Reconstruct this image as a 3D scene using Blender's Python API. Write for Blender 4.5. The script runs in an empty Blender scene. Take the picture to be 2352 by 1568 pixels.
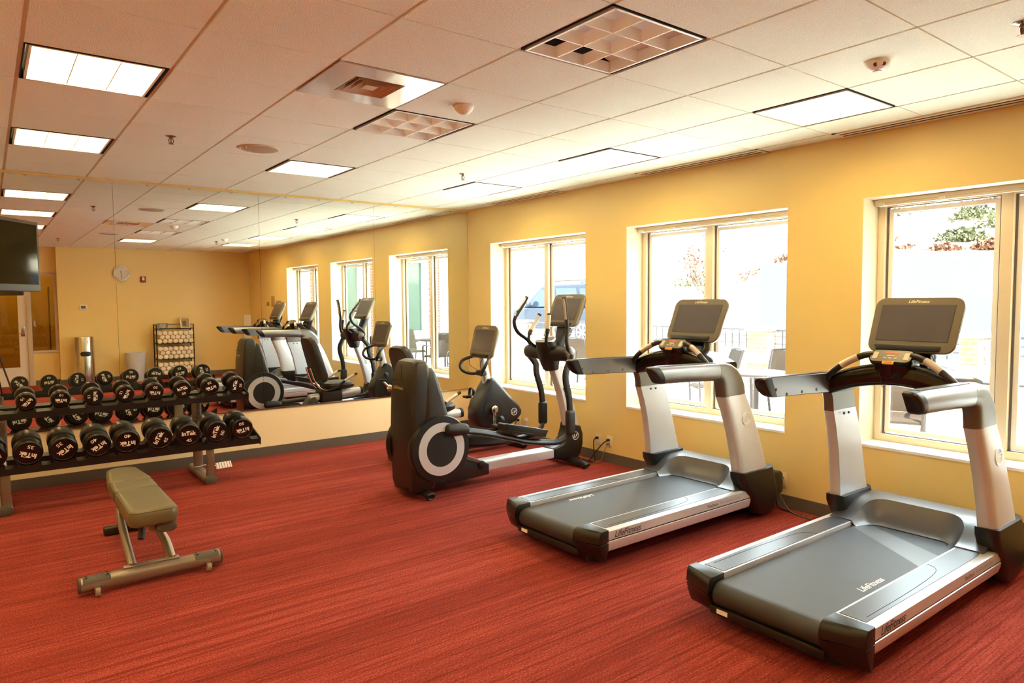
import bpy, bmesh, math, random
from mathutils import Vector, Matrix, noise
PI = math.pi
rnd = random.Random(7)
scene = bpy.context.scene
COL = scene.collection

# ------------------------------------------------------------------ camera
YAW, PITCH, ROLL, FPX = .6517, -.0594, -.0073, 1584.0
cw = Vector((math.sin(YAW)*math.cos(PITCH), math.cos(YAW)*math.cos(PITCH), math.sin(PITCH)))
cr0 = Vector((math.cos(YAW), -math.sin(YAW), 0)); cu0 = cr0.cross(cw)
cr = cr0*math.cos(ROLL) + cu0*math.sin(ROLL); cu = cu0*math.cos(ROLL) - cr0*math.sin(ROLL)
cam_d = bpy.data.cameras.new('camera'); cam = bpy.data.objects.new('camera', cam_d); COL.objects.link(cam)
cam_d.sensor_width = 36; cam_d.lens = 36*FPX/2352; cam_d.clip_start = .02; cam_d.clip_end = 500
mw = Matrix((cr, cu, -cw)).transposed().to_4x4(); mw.translation = (0, 0, 1.65)
cam.matrix_world = mw; scene.camera = cam

# ------------------------------------------------------------------ world, sun, exposure
W = bpy.data.worlds.new('sky'); scene.world = W; W.use_nodes = True
bg = W.node_tree.nodes['Background']; bg.inputs[0].default_value = (.84, .95, 1, 1); bg.inputs[1].default_value = 3.2
sun_d = bpy.data.lights.new('sun', 'SUN'); sun_d.energy = 14; sun_d.angle = .02; sun_d.color = (1, .97, .93)
sun = bpy.data.objects.new('sun', sun_d); COL.objects.link(sun)
sun.rotation_euler = Vector((.12, .62, -.75)).to_track_quat('-Z', 'Y').to_euler()
scene.view_settings.view_transform = 'Standard'; scene.view_settings.look = 'None'
scene.view_settings.exposure = 2.08; scene.view_settings.gamma = 1; scene.view_settings.use_curve_mapping = False
LAMP = 4.8
c = scene.cycles
c.max_bounces = 10; c.diffuse_bounces = 8; c.glossy_bounces = 5; c.transparent_max_bounces = 12
c.sample_clamp_indirect = 8; c.use_denoising = True; c.caustics_reflective = True; c.caustics_refractive = False

# ------------------------------------------------------------------ room measures
XW, YM, YB, XL, ZC = 4.975, 7.446, -1.84, -2.2, 2.805
GX, GY, G = 2.0056, 1.9584, .6096

# ------------------------------------------------------------------ materials
def lin(v): v /= 255.; return v/12.92 if v <= .04045 else ((v+.055)/1.055)**2.4
def rgb(c): return (lin(c[0]), lin(c[1]), lin(c[2]), 1)
MATS = {}
def mat(name, col, rough=.5, metal=0., spec=.5, emit=None, es=0, coat=0, bump=None, vary=None, alpha=1):
    m = bpy.data.materials.new(name); m.use_nodes = True; nt = m.node_tree; b = nt.nodes['Principled BSDF']
    b.inputs['Base Color'].default_value = rgb(col); b.inputs['Roughness'].default_value = rough
    b.inputs['Metallic'].default_value = metal; b.inputs['Specular IOR Level'].default_value = spec
    b.inputs['Coat Weight'].default_value = coat; b.inputs['Alpha'].default_value = alpha
    if emit: b.inputs['Emission Color'].default_value = rgb(emit); b.inputs['Emission Strength'].default_value = es
    tc = nt.nodes.new('ShaderNodeTexCoord')
    if bump:
        n = nt.nodes.new('ShaderNodeTexNoise'); n.inputs['Scale'].default_value = bump[0]; n.inputs['Detail'].default_value = 3
        nt.links.new(tc.outputs['Object'], n.inputs['Vector'])
        bp = nt.nodes.new('ShaderNodeBump'); bp.inputs['Strength'].default_value = bump[1]; bp.inputs['Distance'].default_value = bump[2] if len(bump) > 2 else .002
        nt.links.new(n.outputs['Fac'], bp.inputs['Height']); nt.links.new(bp.outputs['Normal'], b.inputs['Normal'])
    if vary:
        n2 = nt.nodes.new('ShaderNodeTexNoise'); n2.inputs['Scale'].default_value = vary[0]; n2.inputs['Detail'].default_value = 2
        nt.links.new(tc.outputs['Object'], n2.inputs['Vector'])
        r = nt.nodes.new('ShaderNodeValToRGB'); r.color_ramp.elements[0].position = .3; r.color_ramp.elements[1].position = .7
        r.color_ramp.elements[0].color = rgb(vary[1]); r.color_ramp.elements[1].color = rgb(vary[2])
        nt.links.new(n2.outputs['Fac'], r.inputs['Fac']); nt.links.new(r.outputs['Color'], b.inputs['Base Color'])
    MATS[name] = m; return m
daylit_wall_m = mat('daylit_wall_paint', (246, 228, 184), .36, spec=.5, bump=(140, .12, .001))  # wall paint made lighter, daylight whitening put into the colour
wall_m = mat('yellow_wall_paint', (236, 208, 134), .36, spec=.5, bump=(140, .12, .001))
ceil_m = mat('ceiling_tile', (242, 246, 230), .9, bump=(170, .9, .004), vary=(190, (230, 234, 216), (250, 254, 240)))
grid_m = mat('ceiling_grid_paint', (226, 208, 180), .5)
gapm = mat('dark_gap', (22, 18, 14), .8)
base_m = mat('grey_brown_vinyl', (98, 90, 82), .45)
white_m = mat('white_paint', (240, 238, 230), .4)
reveal_m = mat('cream_reveal_paint', (224, 212, 182), .5)
frame_m = mat('beige_window_frame', (228, 214, 188), .4)
gask_m = mat('grey_gasket', (104, 98, 96), .6)
silver = mat('silver_paint', (214, 216, 222), .36, .4)
dsilver = mat('grey_metallic_plastic', (118, 114, 108), .34, .7)
rack_m = mat('platinum_paint', (150, 140, 128), .32, .55)
mat('brass_silver', (206, 192, 174), .3, .35)
chrome = mat('chrome', (225, 225, 225), .08, 1)
steel = mat('brushed_steel', (200, 195, 188), .18, 1)
black = mat('black_plastic', (24, 22, 22), .38)
rail_m = mat('handrail_metallic', (140, 139, 142), .34, .85)
mat('emblem_silver', (245, 245, 245), .25, .5)
blackg = mat('gloss_black_plastic', (14, 12, 12), .12)
blackm = mat('matte_black_steel', (20, 19, 18), .5)
rubber = mat('black_rubber', (26, 24, 24), .55, bump=(300, .1, .001))
tower_m = mat('brown_black_plastic', (38, 33, 30), .36)
belt_m = mat('running_belt', (52, 53, 56), .42, bump=(700, .5, .002), vary=(800, (42, 42, 45), (66, 67, 71)))
belt_band_m = mat('belt_band_grey', (96, 98, 102), .42)
hood_m = mat('charcoal_satin', (112, 113, 116), .36, .6)
strip_m = mat('dark_slate_grip', (72, 74, 82), .36)
bez_m = mat('bronze_grey_bezel', (110, 99, 77), .3, .15)
scr_m = mat('switched_off_screen', (84, 76, 72), .16)
tvscr_m = mat('tv_glass', (8, 7, 7), .06, spec=.35)
gold = mat('gold_lettering', (222, 200, 140), .35, .3)
wtxt = mat('white_lettering', (252, 250, 246), .5)
dtxt = mat('dark_lettering', (60, 60, 66), .5)
gtxt = mat('grey_lettering', (150, 150, 152), .5)
red_m = mat('red_key', (212, 62, 36), .4); grn_m = mat('green_key', (196, 190, 40), .4); yel_m = mat('yellow_clip', (240, 180, 30), .4)
key_m = mat('grey_keys', (190, 176, 148), .4)
pad_m = mat('olive_vinyl', (106, 99, 74), .36, bump=(260, .08, .001))
padb_m = mat('brown_black_vinyl', (40, 34, 31), .42)
greyp = mat('grey_foot_plastic', (84, 78, 70), .5)
caster = mat('beige_caster', (150, 138, 118), .5)
towel_m = mat('cream_terry', (244, 232, 205), .95, bump=(240, .9, .006))
liner_m = mat('translucent_liner', (196, 196, 194), .35)
alarm_m = mat('red_alarm', (150, 24, 22), .35)
lcd_m = mat('lcd', (120, 122, 104), .3)
lamp_on = mat('lamp_glow', (255, 244, 214), .6, emit=(255, 226, 162), es=LAMP)
lamp_off = mat('lamp_off', (246, 244, 238), .6)
louver_m = mat('louver_white', (253, 253, 246), .35, .0)
sky_tile = mat('patio_pavers', (240, 237, 233), .8, vary=(1.2, (232, 228, 223), (246, 244, 240)))
asphalt = mat('sunlit_asphalt', (190, 188, 186), .9)
conc = mat('pale_concrete', (214, 210, 204), .9)
stone_m = mat('buff_stone', (120, 106, 84), .9, bump=(6, .6, .05), vary=(5, (98, 82, 62), (150, 136, 112)))
hill_m = mat('dry_grass_hill', (206, 192, 166), .95, vary=(.8, (190, 170, 140), (220, 212, 196)))
shrub_m = mat('olive_leaves', (52, 56, 26), .8); shrubr_m = mat('rust_leaves', (84, 48, 28), .8)
bark_m = mat('pale_bark', (92, 78, 66), .9)
suv_m = mat('silver_blue_car_paint', (40, 47, 58), .5, .0, spec=.15)
carglass = mat('car_glass', (40, 52, 66), .05, .2)
tyre_m = mat('tyre', (40, 40, 42), .8)
alu = mat('patio_aluminium', (46, 40, 38), .6, .0, spec=.2)
mesh_m = mat('patio_sling', (46, 38, 30), .8, spec=.1)
iron = mat('black_iron', (34, 26, 30), .5)
wingglass = mat('green_tinted_glass', (60, 84, 76), .08)
cable_m = mat('black_cable', (22, 21, 20), .5); cableg_m = mat('grey_cable', (120, 116, 108), .5)
outlet_m = mat('ivory_plate', (236, 218, 176), .4); plate_m = mat('beige_plate', (168, 138, 84), .4)
wood = mat('pale_frame', (230, 222, 205), .4)

def brick_mat(name, c1, c2, mort, sc):
    m = mat(name, c1, .9); nt = m.node_tree; b = nt.nodes['Principled BSDF']
    tc = nt.nodes.new('ShaderNodeTexCoord'); sp = nt.nodes.new('ShaderNodeSeparateXYZ'); ad = nt.nodes.new('ShaderNodeMath'); cb = nt.nodes.new('ShaderNodeCombineXYZ')
    nt.links.new(tc.outputs['Object'], sp.inputs[0]); nt.links.new(sp.outputs[0], ad.inputs[0]); nt.links.new(sp.outputs[1], ad.inputs[1])
    nt.links.new(ad.outputs[0], cb.inputs[0]); nt.links.new(sp.outputs[2], cb.inputs[1])
    br = nt.nodes.new('ShaderNodeTexBrick'); br.inputs['Scale'].default_value = sc
    br.inputs['Color1'].default_value = rgb(c1); br.inputs['Color2'].default_value = rgb(c2); br.inputs['Mortar'].default_value = rgb(mort)
    nt.links.new(cb.outputs[0], br.inputs['Vector']); nt.links.new(br.outputs['Color'], b.inputs['Base Color']); return m
brick_m = brick_mat('buff_brick', (106, 82, 60), (92, 70, 50), (150, 142, 132), 3.2)
rbrick_m = brick_mat('red_brick', (128, 78, 56), (112, 66, 48), (170, 158, 146), 3.2)

def glass_mat():
    m = bpy.data.materials.new('window_glass'); m.use_nodes = True; nt = m.node_tree; nt.nodes.clear()
    o = nt.nodes.new('ShaderNodeOutputMaterial'); t = nt.nodes.new('ShaderNodeBsdfTransparent'); g = nt.nodes.new('ShaderNodeBsdfGlossy'); mx = nt.nodes.new('ShaderNodeMixShader')
    lw = nt.nodes.new('ShaderNodeLayerWeight'); pw = nt.nodes.new('ShaderNodeMath'); pw.operation = 'POWER'; pw.inputs[1].default_value = 4
    fr = nt.nodes.new('ShaderNodeMath'); fr.operation = 'MULTIPLY_ADD'; fr.inputs[1].default_value = .5; fr.inputs[2].default_value = .04
    nt.links.new(lw.outputs['Facing'], pw.inputs[0]); nt.links.new(pw.outputs[0], fr.inputs[0])
    t.inputs[0].default_value = (.95, .98, .97, 1); g.inputs['Roughness'].default_value = 0
    nt.links.new(fr.outputs[0], mx.inputs[0]); nt.links.new(t.outputs[0], mx.inputs[1]); nt.links.new(g.outputs[0], mx.inputs[2]); nt.links.new(mx.outputs[0], o.inputs[0]); return m
glass_m = glass_mat()
def tint_glass():
    m = bpy.data.materials.new('amber_dark_glass'); m.use_nodes = True; nt = m.node_tree; nt.nodes.clear()
    o = nt.nodes.new('ShaderNodeOutputMaterial'); t = nt.nodes.new('ShaderNodeBsdfTransparent'); g = nt.nodes.new('ShaderNodeBsdfGlossy'); mx = nt.nodes.new('ShaderNodeMixShader')
    mx.inputs[0].default_value = .1; t.inputs[0].default_value = (.62, .53, .24, 1); g.inputs['Roughness'].default_value = .02
    nt.links.new(t.outputs[0], mx.inputs[1]); nt.links.new(g.outputs[0], mx.inputs[2]); nt.links.new(mx.outputs[0], o.inputs[0]); return m
amber_m = tint_glass()
mirror_m = mat('mirror_silver', (238, 240, 236), 0.0, 1)

def carpet_mat():
    m = mat('red_striped_carpet', (180, 66, 48), .95, spec=.15); nt = m.node_tree; b = nt.nodes['Principled BSDF']
    tc = nt.nodes.new('ShaderNodeTexCoord')
    def nz(sx, sy, det, off):
        mp = nt.nodes.new('ShaderNodeMapping'); mp.inputs['Scale'].default_value = (sx, sy, 1); mp.inputs['Location'].default_value = (off, off*1.7, 0)
        nt.links.new(tc.outputs['Object'], mp.inputs[0]); n = nt.nodes.new('ShaderNodeTexNoise'); n.inputs['Scale'].default_value = 1; n.inputs['Detail'].default_value = det
        nt.links.new(mp.outputs[0], n.inputs['Vector']); return n.outputs['Fac']
    def mth(op, a, bb):
        k = nt.nodes.new('ShaderNodeMath'); k.operation = op
        for i, v in enumerate((a, bb)):
            if isinstance(v, (int, float)): k.inputs[i].default_value = v
            else: nt.links.new(v, k.inputs[i])
        return k.outputs[0]
    def mr(v, a, b_):
        k = nt.nodes.new('ShaderNodeMapRange'); k.interpolation_type = 'SMOOTHSTEP'; k.inputs['From Min'].default_value = a; k.inputs['From Max'].default_value = b_
        nt.links.new(v, k.inputs['Value']); return k.outputs[0]
    wide = nz(.10, 2.2, 2, 3); band = nz(.35, 14, 2, 11); line = mr(nz(.5, 46, 2, 17), .36, .47); fine = nz(4, 130, 2, 23); loop = nz(150, 85, 2, 37)
    f = mth('ADD', mth('MULTIPLY', wide, .30), mth('ADD', mth('MULTIPLY', band, .24), mth('ADD', mth('MULTIPLY', line, .10), mth('ADD', mth('MULTIPLY', fine, .36), mth('MULTIPLY', loop, .62)))))
    r = nt.nodes.new('ShaderNodeValToRGB'); e = r.color_ramp.elements
    e[0].position = .58; e[0].color = rgb((88, 27, 26)); e[1].position = 1.0; e[1].color = rgb((176, 82, 70))
    k = r.color_ramp.elements.new(.86); k.color = rgb((142, 53, 43))
    nt.links.new(f, r.inputs['Fac']); nt.links.new(r.outputs['Color'], b.inputs['Base Color'])
    bp = nt.nodes.new('ShaderNodeBump'); bp.inputs['Strength'].default_value = .7; bp.inputs['Distance'].default_value = .006
    nt.links.new(mth('ADD', mth('MULTIPLY', fine, .6), loop), bp.inputs['Height']); nt.links.new(bp.outputs['Normal'], b.inputs['Normal'])
    return m
carpet_m = carpet_mat()

# ------------------------------------------------------------------ mesh helpers
def V(*a): return Vector(a)
def srt(bm, ang=38):
    bm.normal_update(); t = math.radians(ang)
    for f in bm.faces: f.smooth = True
    for e in bm.edges:
        if len(e.link_faces) == 2:
            try: e.smooth = e.calc_face_angle() < t
            except ValueError: e.smooth = True
def box(bm, lo, hi, bev=0, seg=2, M=None):
    r = bmesh.ops.create_cube(bm, size=1); vs = r['verts']
    for v in vs: v.co = Vector([lo[i]+(hi[i]-lo[i])*(v.co[i]+.5) for i in range(3)])
    if bev:
        es = list({e for v in vs for e in v.link_edges})
        rr = bmesh.ops.bevel(bm, geom=es, offset=bev, segments=seg, affect='EDGES', profile=.5)
        vs = list({v for f in rr['faces'] for v in f.verts} | {v for v in vs if v.is_valid})
    if M is not None:
        for v in vs: v.co = M @ v.co
    return vs
def cbox(bm, c, s, bev=0, seg=2, M=None): return box(bm, [c[i]-s[i]/2 for i in range(3)], [c[i]+s[i]/2 for i in range(3)], bev, seg, M)
def loft(bm, secs, cap=True, closed=False):
    rings = [[bm.verts.new(p) for p in s] for s in secs]; n = len(rings[0])
    for a in range(len(rings)-(0 if closed else 1)):
        A, B = rings[a], rings[(a+1) % len(rings)]
        for i in range(n):
            j = (i+1) % n
            try: bm.faces.new((A[i], A[j], B[j], B[i]))
            except ValueError: pass
    if cap and not closed:
        bm.faces.new(rings[0][::-1]); bm.faces.new(rings[-1])
    bmesh.ops.recalc_face_normals(bm, faces=bm.faces[:])
    return [v for r in rings for v in r]
def prism(bm, poly, axis, a, b, bev=0, seg=2, M=None):
    """poly: 2-D points; axis 'x': (y,z); 'y': (x,z); 'z': (x,y)"""
    def P(p, t): return {'x': V(t, p[0], p[1]), 'y': V(p[0], t, p[1]), 'z': V(p[0], p[1], t)}[axis]
    A = [bm.verts.new(P(p, a)) for p in poly]; B = [bm.verts.new(P(p, b)) for p in poly]; n = len(poly); fs = []
    for i in range(n):
        j = (i+1) % n; fs.append(bm.faces.new((A[i], A[j], B[j], B[i])))
    fa = bm.faces.new(A[::-1]); fb = bm.faces.new(B)
    bmesh.ops.recalc_face_normals(bm, faces=fs+[fa, fb])
    vs = A+B
    if bev:
        es = list(set(fa.edges) | set(fb.edges))
        rr = bmesh.ops.bevel(bm, geom=es, offset=bev, segments=seg, affect='EDGES', profile=.5)
        vs = list({v for f in rr['faces'] for v in f.verts} | {v for v in vs if v.is_valid})
    if M is not None:
        for v in vs: v.co = M @ v.co
    return vs
def rrect(w, h, r, n=5, cx=0, cy=0):
    o = []
    for (sx, sy, a0) in ((1, 1, 0), (-1, 1, 90), (-1, -1, 180), (1, -1, 270)):
        for k in range(n+1):
            a = math.radians(a0+90*k/n); o.append((cx+sx*(w/2-r)+r*math.cos(a), cy+sy*(h/2-r)+r*math.sin(a)))
    return o
def crom(p, sub):
    if sub <= 1 or len(p) < 3: return [Vector(q) for q in p]
    p = [Vector(q) for q in p]; o = []
    for i in range(len(p)-1):
        p0 = p[i-1] if i else p[0]*2-p[1]; p1 = p[i]; p2 = p[i+1]; p3 = p[i+2] if i+2 < len(p) else p[-1]*2-p[-2]
        for k in range(sub):
            t = k/sub
            o.append(.5*((2*p1)+(p2-p0)*t+(2*p0-5*p1+4*p2-p3)*t*t+(3*p1-p0-3*p2+p3)*t**3))
    o.append(p[-1]); return o
def tube(bm, pts, r, n=12, sub=5, up=(0, 0, 1), e=2., closed=False):
    """r: scalar, (ra, rb) or a list of either per control point; ra along the up side, rb across"""
    k = len(pts)
    if isinstance(r, (int, float)): r = (r, r)
    if isinstance(r, tuple): r = [r]*k
    R = [((x, x) if isinstance(x, (int, float)) else x) for x in r]
    if sub > 1 and k > 2:
        P = crom(pts, sub); RR = []
        for i in range(k-1):
            for j in range(sub):
                t = j/sub; RR.append(tuple(R[i][q]*(1-t)+R[i+1][q]*t for q in (0, 1)))
        RR.append(R[-1])
    else: P = [Vector(q) for q in pts]; RR = R
    N = None; secs = []
    for i, p in enumerate(P):
        t = (P[min(i+1, len(P)-1)]-P[max(i-1, 0)]).normalized()
        if N is None:
            N = Vector(up)-t*Vector(up).dot(t)
            if N.length < 1e-3: N = Vector((1, 0, 0))-t*t.x
        else: N = N-t*N.dot(t)
        N.normalize(); B = t.cross(N); s = []
        for j in range(n):
            a = 2*PI*j/n; ca, sa = math.cos(a), math.sin(a)
            if e != 2: ca = math.copysign(abs(ca)**(2/e), ca); sa = math.copysign(abs(sa)**(2/e), sa)
            s.append(p+N*(RR[i][0]*ca)+B*(RR[i][1]*sa))
        secs.append(s)
    return loft(bm, secs, True, closed)
def cyl(bm, a, b, r, n=20, r2=None, bev=0):
    a, b = Vector(a), Vector(b); r2 = r if r2 is None else r2
    if bev:
        d = (b-a).normalized(); L = [(a, r-bev), (a+d*bev*.4, r-bev*.3), (a+d*bev, r), (b-d*bev, r2), (b-d*bev*.4, r2-bev*.3), (b, r2-bev)]
    else: L = [(a, r), (b, r2)]
    t = (b-a).normalized(); N = V(0, 0, 1) if abs(t.z) < .9 else V(1, 0, 0); N = (N-t*N.dot(t)).normalized(); B = t.cross(N)
    return loft(bm, [[p+N*(q*math.cos(2*PI*j/n))+B*(q*math.sin(2*PI*j/n)) for j in range(n)] for p, q in L])
def lathe(bm, prof, o, d=(0, 0, 1), n=24):
    o, t = Vector(o), Vector(d).normalized(); N = V(0, 0, 1) if abs(t.z) < .9 else V(1, 0, 0); N = (N-t*N.dot(t)).normalized(); B = t.cross(N)
    return loft(bm, [[o+t*z+N*(q*math.cos(2*PI*j/n))+B*(q*math.sin(2*PI*j/n)) for j in range(n)] for q, z in prof])
def ring(bm, o, d, r0, r1, h, n=40):
    o, t = Vector(o), Vector(d).normalized(); N = V(0, 0, 1) if abs(t.z) < .9 else V(1, 0, 0); N = (N-t*N.dot(t)).normalized(); B = t.cross(N)
    return loft(bm, [[o+t*z+N*(q*math.cos(2*PI*j/n))+B*(q*math.sin(2*PI*j/n)) for j in range(n)] for q, z in ((r0, 0), (r1, 0), (r1, h), (r0, h))], closed=True)
def ball(bm, c, s, u=16, v=10):
    r = bmesh.ops.create_uvsphere(bm, u_segments=u, v_segments=v, radius=1)
    for q in r['verts']: q.co = V(q.co.x*s[0]+c[0], q.co.y*s[1]+c[1], q.co.z*s[2]+c[2])
    return r['verts']
def basis(o, ex, ez=None, ey=None):
    """matrix whose local x is ex, local y is ey, local z = ex x ey"""
    ex = Vector(ex).normalized(); ey = Vector(ey); ey = (ey-ex*ey.dot(ex)).normalized(); ez = ex.cross(ey)
    M = Matrix((ex, ey, ez)).transposed().to_4x4(); M.translation = Vector(o); return M
_txt = {}
def text(bm, s, o, right, up, size, shear=0., ext=.0006, bold=0., align='CENTER', sx=1.):
    k = (s, shear, bold)
    if k not in _txt:
        cu_ = bpy.data.curves.new('t', 'FONT'); cu_.body = s; cu_.size = 1; cu_.shear = shear; cu_.offset = bold; cu_.extrude = .0; cu_.resolution_u = 3
        cu_.fill_mode = 'FRONT'
        ob = bpy.data.objects.new('t', cu_); COL.objects.link(ob)
        me = bpy.data.meshes.new_from_object(ob.evaluated_get(bpy.context.evaluated_depsgraph_get()))
        vv = [v.co.copy() for v in me.vertices]; ff = [tuple(p.vertices) for p in me.polygons]
        bpy.data.objects.remove(ob); bpy.data.curves.remove(cu_); bpy.data.meshes.remove(me)
        x0 = min(v.x for v in vv); x1 = max(v.x for v in vv); y0 = min(v.y for v in vv); y1 = max(v.y for v in vv)
        vv = [V(v.x-(x0+x1)/2, v.y-(y0+y1)/2, 0) for v in vv]; _txt[k] = (vv, ff, x1-x0, y1-y0)
    vv, ff, w, h = _txt[k]
    M = basis(o, right, ey=up)
    off = 0 if align == 'CENTER' else (w/2 if align == 'LEFT' else -w/2)
    nv = [bm.verts.new(M @ V((v.x+off)*size*sx, v.y*size, ext)) for v in vv]
    for f in ff:
        try: bm.faces.new([nv[i] for i in f])
        except ValueError: pass
    return w*size*sx
ORG = {}
def thing(name, label, cat, loc=(0, 0, 0), group=None):
    o = bpy.data.objects.new(name, None); o.empty_display_size = .1; COL.objects.link(o); o.location = loc
    o['label'] = label; o['category'] = cat
    if group: o['group'] = group
    ORG[o.name] = Vector(loc); return o
def part(name, bm, m, parent=None, label=None, sharp=38, stuff=False):
    srt(bm, sharp)
    if parent is not None:
        of = ORG[parent.name]
        for v in bm.verts: v.co -= of
    me = bpy.data.meshes.new(name); bm.to_mesh(me); bm.free()
    for q in (m if isinstance(m, (list, tuple)) else [m]): me.materials.append(q)
    o = bpy.data.objects.new(name, me); COL.objects.link(o)
    if parent is not None: o.parent = parent; ORG[o.name] = ORG[parent.name]
    if label: o['label'] = label
    if stuff: o['kind'] = 'stuff'
    return o
def single(name, bm, m, label, cat, group=None, stuff=False):
    """a thing that is one mesh, its origin at the middle of its base"""
    xs = [v.co for v in bm.verts]; lo = [min(v[i] for v in xs) for i in range(3)]; hi = [max(v[i] for v in xs) for i in range(3)]
    of = V((lo[0]+hi[0])/2, (lo[1]+hi[1])/2, lo[2])
    for v in bm.verts: v.co -= of
    o = part(name, bm, m); o.location = of; ORG[o.name] = of; o['label'] = label; o['category'] = cat
    if group: o['group'] = group
    if stuff: o['kind'] = 'stuff'
    return o
def struct(name, bm, m, parent=None):
    o = part(name, bm, m, parent)
    if parent is None: o['kind'] = 'structure'; ORG[o.name] = Vector((0, 0, 0))
    return o
def kids(o): return [x for x in COL.objects if x.parent is o]
def dup(o, parent=None):
    c2 = o.copy(); COL.objects.link(c2); c2.parent = parent
    for ch in kids(o): dup(ch, c2)
    return c2
NB = bmesh.new
def mirrored(f):
    for s in (-1, 1): f(s)

# ================================================================== THE ROOM
b = NB(); box(b, (XL-.3, YB-.6, -.12), (XW, YM+.2, 0)); struct('floor', b, carpet_m)
b = NB(); box(b, (XL-.3, YM, 0), (XW, YM+.2, 3.1)); struct('wall_mirror_side', b, daylit_wall_m)
b = NB(); box(b, (XL-.2, YB-.6, 0), (XL, YM, 3.1)); struct('wall_left', b, wall_m)
# back wall with the door recess (x < 1.18 sits 0.2 m further back); door and sidelight openings
RY = YB-.2
b = NB()
box(b, (1.18, YB-.4, 0), (XW, YB, 3.1))
for lo, hi in (((XL, RY-.2, 0), (-.30, RY, 3.1)), ((-.30, RY-.2, 2.29), (1.18, RY, 3.1)), ((.74, RY-.2, 0), (1.18, RY, .66))): box(b, lo, hi)
struct('wall_back', b, wall_m)
WIN = [(5.25, 6.95), (2.98, 4.68), (.71, 2.41)]; SZ, HZ = .598, 2.357
b = NB(); D = .32
ys = [YB-.4, .71, 2.41, 2.98, 4.68, 5.25, 6.95, YM+.2]
for i in range(0, 8, 2): box(b, (XW, ys[i], 0), (XW+D, ys[i+1], 3.1))
for y0, y1 in WIN:
    box(b, (XW, y0, 0), (XW+D, y1, SZ)); box(b, (XW, y0, HZ), (XW+D, y1, 3.1))
struct('wall_right', b, wall_m)
b = NB(); box(b, (XL-.3, YB-.6, 3.1), (XW+D, YM+.2, 3.3)); struct('sky_block_slab', b, ceil_m)  # unseen slab added above the tiles to block the sky
# corridor beyond the door
b = NB(); box(b, (-1.6, RY-1.5, 0), (1.7, RY-1.4, 3.1)); box(b, (1.6, RY-1.4, 0), (1.7, RY-.2, 3.1)); box(b, (-1.6, RY-1.4, 0), (-1.5, RY-.2, 3.1)); box(b, (-1.6, RY-1.5, -.1), (1.7, RY-.2, 0)); box(b, (-1.6, RY-1.5, 2.8), (1.7, RY-.2, 3.1))
struct('wall_corridor', b, wall_m)
bh, bt = .1, .012
b = NB(); box(b, (XL, YM-bt, 0), (XW, YM, bh)); struct('baseboard_mirror_side', b, base_m)
b = NB(); box(b, (XW-bt, YB, 0), (XW, YM-bt, bh)); struct('baseboard_right', b, base_m)
b = NB(); box(b, (1.18, YB, 0), (XW-bt, YB+bt, bh)); box(b, (.76, RY, 0), (1.18, RY+bt, bh)); box(b, (1.18-bt, RY, 0), (1.18, YB+bt, bh)); struct('baseboard_back', b, base_m)

# ceiling tiles: one face per cell with a step at the joints; fixtures take whole cells
LIGHTS = {}
for i, j, on in ((0, 0, 0), (3, 0, 0), (6, 0, 1), (0, 3, 1), (3, 3, 1), (6, 3, 1), (3, -3, 1), (6, -3, 1), (0, -3, 1), (-3, -3, 1), (-3, 0, 1), (-3, 3, 1), (-3, -6, 1), (0, -6, 1), (3, -6, 1), (6, -6, 1)): LIGHTS[(i, j)] = on  # leftmost column of lit fixtures is unseen, added as fill light
VENTS = [(2, -1), (-1, -3)]
SLOTX = 4.80
def cell(i, j): return GX+j*G, GX+(j+1)*G, GY+i*G, GY+(i+1)*G
b = NB(); gx, gy = .009, .004
for j in range(-7, 5):
    for i in range(-7, 10):
        if (i, j) in LIGHTS or (i, j) in VENTS: continue
        x0, x1, y0, y1 = cell(i, j)
        x0 = max(x0, XL); x1 = min(x1, XW); y0 = max(y0, RY); y1 = min(y1, YM)
        if x1-x0 < .03 or y1-y0 < .03: continue
        if j == 4: x1 = SLOTX if True else x1
        box(b, (x0+gx, y0+gy, ZC), (x1-gx, y1-gy, ZC+.02))
struct('ceiling', b, ceil_m)
b = NB()
for j in range(-7, 6):
    x = GX+j*G
    if XL < x < XW: box(b, (x-.0115, RY, ZC+.008), (x+.0115, YM, ZC+.03))
for i in range(-7, 10):
    y = GY+i*G
    if RY < y < YM: box(b, (XL, y-.0115, ZC+.0081), (XW, y+.0115, ZC+.0301))
box(b, (SLOTX-.012, RY, ZC+.006), (SLOTX+.004, YM, ZC+.031))
box(b, (XL, YM-.012, ZC+.005), (XW, YM, ZC+.03))
struct('ceiling_grid', b, grid_m)
b = NB(); box(b, (XL, YM-.016, ZC-.022), (XW, YM-.0005, ZC-.002)); struct('trim_1', b, wall_m)

# ------------------------------------------------------------------ ceiling lights
pos_words = {(0, 0): 'large unlit louvred ceiling light nearest the camera, above the open floor', (3, 0): 'unlit louvred ceiling light beside the square air vent',
 (6, 0): 'lit ceiling light nearest the mirror, right of the round speaker', (0, 3): 'lit ceiling light above the near treadmill, beside the two eyed sensor', (3, 3): 'lit ceiling light in the row along the windows, above the far treadmill',
 (6, 3): 'lit ceiling light at the far end of the window row, near the mirror corner', (3, -3): 'large lit ceiling light at the top left of the photo', (6, -3): 'lit ceiling light at the left edge, just in front of the mirror',
 (0, -3): 'lit ceiling light at the left side behind the camera', (-3, -3): 'lit ceiling light by the door recess', (-3, 0): 'lit ceiling light by the back wall, seen in the mirror', (-3, 3): 'lit ceiling light by the back wall next to the windows',
 (-3, -6): 'added unseen ceiling fill light by the back left corner of the room', (0, -6): 'added unseen ceiling fill light by the left wall level with the camera', (3, -6): 'added unseen ceiling fill light by the left wall level with the near treadmill', (6, -6): 'added unseen ceiling fill light by the left wall nearest the mirror'}
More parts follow.
